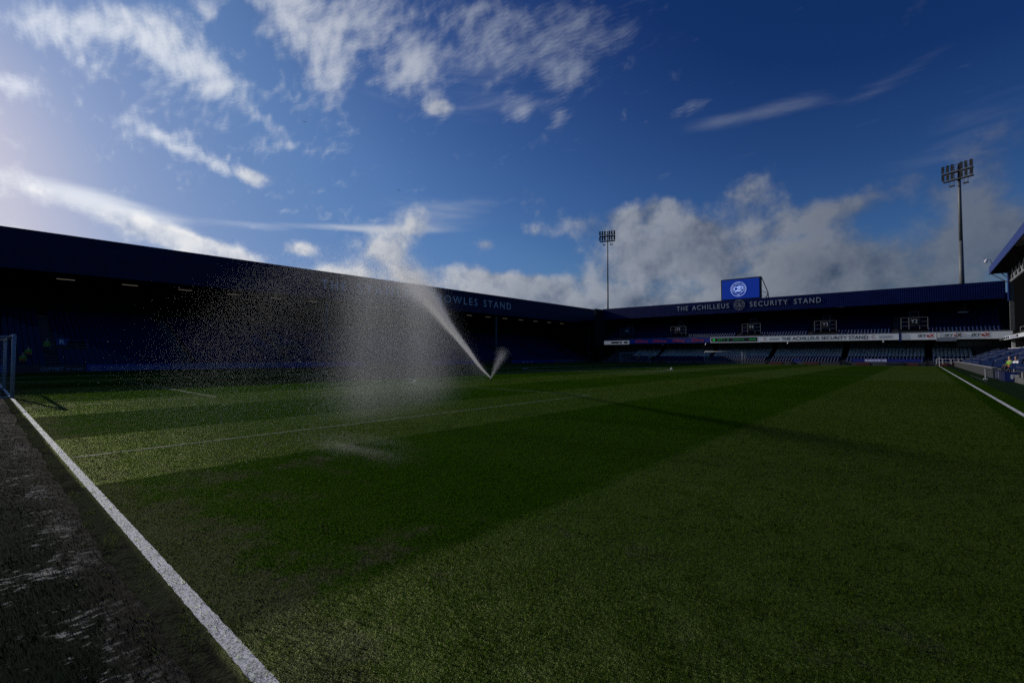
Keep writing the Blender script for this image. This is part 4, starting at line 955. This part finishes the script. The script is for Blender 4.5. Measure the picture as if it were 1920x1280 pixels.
stk = mth(t, 'MULTIPLY', stk, mth(t, 'ADD', mth(t, 'ADD', colm(15.3, .5, 1.1), colm(19.0, .55, 1.5)), mth(t, 'ADD', colm(17.3, .35, .45), .26)))
fall = mth(t, 'MULTIPLY', mth(t, 'MULTIPLY', below, lat), stk)
prof = mth(t, 'MULTIPLY', rng_(t, Xo, 9.0, 15.5, .0, 1.), rng_(t, Xo, 18.5, 22.0, 1.0, .0))
fall = mth(t, 'MULTIPLY', mth(t, 'DIVIDE', fall, wy), prof)
near = mth(t, 'MULTIPLY', mth(t, 'EXPONENT', mth(t, 'MULTIPLY', mth(t, 'MAXIMUM', mth(t, 'MULTIPLY', dzn, -1.), 0.), -1.6)), mth(t, 'MULTIPLY', mth(t, 'MULTIPLY', below, lat), mth(t, 'DIVIDE', rng_(t, Xo, .5, 6.), wy)))
den = mth(t, 'ADD', mth(t, 'ADD', mth(t, 'MULTIPLY', core, .85), mth(t, 'MULTIPLY', fall, .118)), mth(t, 'MULTIPLY', near, .022))
den = mth(t, 'MULTIPLY', den, rng_(t, Zo, .0, .9, .35, 1.))
pv = nd(t, 'ShaderNodeVolumeScatter'); pv.inputs['Color'].default_value = (.93, .96, 1, 1); pv.inputs['Anisotropy'].default_value = .68
t.links.new(den, pv.inputs['Density']); vo = nd(t, 'ShaderNodeOutputMaterial'); t.links.new(pv.outputs[0], vo.inputs['Volume'])
M_vol.cycles.volume_step_rate = .35 if hasattr(M_vol, 'cycles') and hasattr(M_vol.cycles, 'volume_step_rate') else 1
mb = MB(); rs = [-.05, .5, 2, 4, 6, 8, 10, 12, 14, 16, 18, 20, 22, 24, 26.5]
for r_ in rs:
    top = float(zc(max(r_, 0)))+.12+.035*max(r_, 0); hw = .12+.105*max(r_, 0)
    mb.v += [(r_, -hw, .012), (r_, hw, .012), (r_, hw, top*.6+.05), (r_, hw*.45, top), (r_, -hw*.45, top), (r_, -hw, top*.6+.05)]
for i in range(len(rs)-1):
    for j in range(6): mb.f.append((6*i+j, 6*i+(j+1) % 6, 6*i+6+(j+1) % 6, 6*i+6+j))
mb.f += [(5, 4, 3, 2, 1, 0), tuple(6*(len(rs)-1)+j for j in range(6))]
o = mb.build('water_spray', M_vol); o.location = (SX, SY, 0); o.rotation_euler = (0, 0, math.atan2(UY, UX))
tag(o, 'long arching jet of water with falling mist thrown by the sprinkler', 'water spray', kind='stuff')
# the second, short fan of water to the right of the head
M_fan = bpy.data.materials.new('water_fan'); M_fan.use_nodes = True; t = M_fan.node_tree; t.nodes.clear()
oc = nd(t, 'ShaderNodeTexCoord').outputs['Object']; s = nd(t, 'ShaderNodeSeparateXYZ'); t.links.new(oc, s.inputs[0]); Xo, Yo, Zo = s.outputs
w = mth(t, 'ADD', .03, mth(t, 'MULTIPLY', Xo, .17)); q2 = mth(t, 'ADD', mth(t, 'MULTIPLY', Yo, Yo), mth(t, 'MULTIPLY', mth(t, 'MULTIPLY', Zo, Zo), 1.))
c1 = mth(t, 'EXPONENT', mth(t, 'MULTIPLY', mth(t, 'DIVIDE', q2, mth(t, 'MULTIPLY', w, w)), -1.6))
den = mth(t, 'MULTIPLY', mth(t, 'DIVIDE', c1, w), mth(t, 'MULTIPLY', rng_(t, Xo, 1.4, 2.4, .34, 0.), rng_(t, noi(t, oc, 3.5, 4, .6), .25, .7, .55, 1.3, False)))
pv = nd(t, 'ShaderNodeVolumeScatter'); pv.inputs['Color'].default_value = (.93, .96, 1, 1); pv.inputs['Anisotropy'].default_value = .65
t.links.new(den, pv.inputs['Density']); vo = nd(t, 'ShaderNodeOutputMaterial'); t.links.new(pv.outputs[0], vo.inputs['Volume'])
mb = MB().tube((0, 0, 0), (2.5, 0, 0), .06, .85, n=16); o = mb.build('water_fan', M_fan); o.location = (SX, SY, .16)
dr = Vector((Rv.x*.42, Rv.y*.42, .90)).normalized()
o.rotation_euler = dr.to_track_quat('X', 'Z').to_euler()
tag(o, 'short upright fan of water on the right of the sprinkler head', 'water spray', kind='stuff')
# low puffs of splash mist on the near grass
M_puff = bpy.data.materials.new('splash_mist'); M_puff.use_nodes = True; t = M_puff.node_tree; t.nodes.clear()
oc = nd(t, 'ShaderNodeTexCoord').outputs['Object']; s = nd(t, 'ShaderNodeSeparateXYZ'); t.links.new(oc, s.inputs[0])
rr_ = vmth(t, 'LENGTH', oc, None, 1); den = mth(t, 'MULTIPLY', rng_(t, rr_, .1, 1., .13, 0.), rng_(t, noi(t, oc, 1.8, 5, .65), .42, .68, .0, 1.6, False))
pv = nd(t, 'ShaderNodeVolumeScatter'); pv.inputs['Anisotropy'].default_value = .65; t.links.new(den, pv.inputs['Density'])
vo = nd(t, 'ShaderNodeOutputMaterial'); t.links.new(pv.outputs[0], vo.inputs['Volume'])
for lc, sc_, lb in (((23.9, 3.1, .25), (2.1, .9, .24), 'pale puff of splash mist on the grass below the spray'),):
    b_ = bmesh.new(); bmesh.ops.create_icosphere(b_, subdivisions=3, radius=1); me = bpy.data.meshes.new('splash_mist'); b_.to_mesh(me); b_.free(); me.materials.append(M_puff)
    o = link(bpy.data.objects.new('splash_mist', me)); o.location = lc; o.scale = sc_; tag(o, lb, 'mist', kind='stuff')
# droplets
M_drop = bpy.data.materials.new('water_drop'); M_drop.use_nodes = True; t = M_drop.node_tree; t.nodes.clear()
df = nd(t, 'ShaderNodeBsdfDiffuse'); df.inputs[0].default_value = (.7, .72, .74, 1); tl = nd(t, 'ShaderNodeBsdfTranslucent'); tl.inputs[0].default_value = (.75, .77, .8, 1)
a1 = nd(t, 'ShaderNodeMixShader'); a1.inputs[0].default_value = .6; t.links.new(df.outputs[0], a1.inputs[1]); t.links.new(tl.outputs[0], a1.inputs[2])
o_ = nd(t, 'ShaderNodeOutputMaterial'); t.links.new(a1.outputs[0], o_.inputs[0])
OCT = np.array([(1, 0, 0), (-1, 0, 0), (0, 1, 0), (0, -1, 0), (0, 0, 1), (0, 0, -1)], float)
OF = np.array([(0, 2, 4), (2, 1, 4), (1, 3, 4), (3, 0, 4), (2, 0, 5), (1, 2, 5), (3, 1, 5), (0, 3, 5)])
def drops(name, Pp, rr, M_drop=M_drop):
    V = (OCT[None]*rr[:, None, None]+Pp[:, None, :]).reshape(-1, 3); F = (OF[None]+(np.arange(len(Pp))*6)[:, None, None]).reshape(-1)
    return fast_mesh(name, V, F, 3, [M_drop])
def spray_pts(n, a_, b_, c_, ymul=1., zlow=0., power=1.):
    r_ = a_+(b_-a_)*rng.beta(*c_, n); z1 = zc(r_); z_ = z1*(1-rng.random(n)**power*(1-zlow))+rng.normal(0, .10+.012*r_, n)
    y_ = rng.normal(0, (.08+.028*r_)*ymul, n); k_ = (z_ > .02); r_, y_, z_ = r_[k_], y_[k_], z_[k_]
    return np.stack([SX+UX*r_-UY*y_, SY+UY*r_+UX*y_, z_], 1)
P1 = spray_pts(13000, 15.0, 25.5, (3.0, 2.6), 1.0, power=.8); P2 = spray_pts(17000, 7, 23.5, (2.6, 1.5), 1.0)
P3 = spray_pts(5000, .2, 19., (1.2, 1.0), .35, .85)
PA = np.concatenate([P1, P2, P3]); dist = np.linalg.norm(PA-np.array([CX, CY, CZ]), axis=1)
RA = np.concatenate([(.0018+.0066*rng.random(len(P1))**3), rng.uniform(.0014, .0032, len(P2)), rng.uniform(.003, .006, len(P3))])
tag(drops('water_droplets', PA, RA), 'thousands of bright water drops falling across the dark left stand', 'water drops', kind='stuff')
n = 80000; gx = rng.normal(14.5, 5.2, n); gy = np.abs(rng.normal(0, 6.0, n))+.15; kk = gy < 20; gx, gy = gx[kk], gy[kk]; dd = np.hypot(gx-CX, gy-CY)
tag(drops('glint_beads', np.stack([gx, gy, .012+.02*rng.random(len(gx))], 1), (.0004+.00011*dd)*rng.uniform(.5, 1.2, len(gx)), pmat('glint_yellow', (.62, .66, .36), .3)), 'pale yellow beads coloured as sun glints on the wet grass', 'water drops', kind='stuff')  # pale yellow bead colour stands in for sun glints, brightening the wet grass
print('seats', len(SEATS), 'single', len(single))
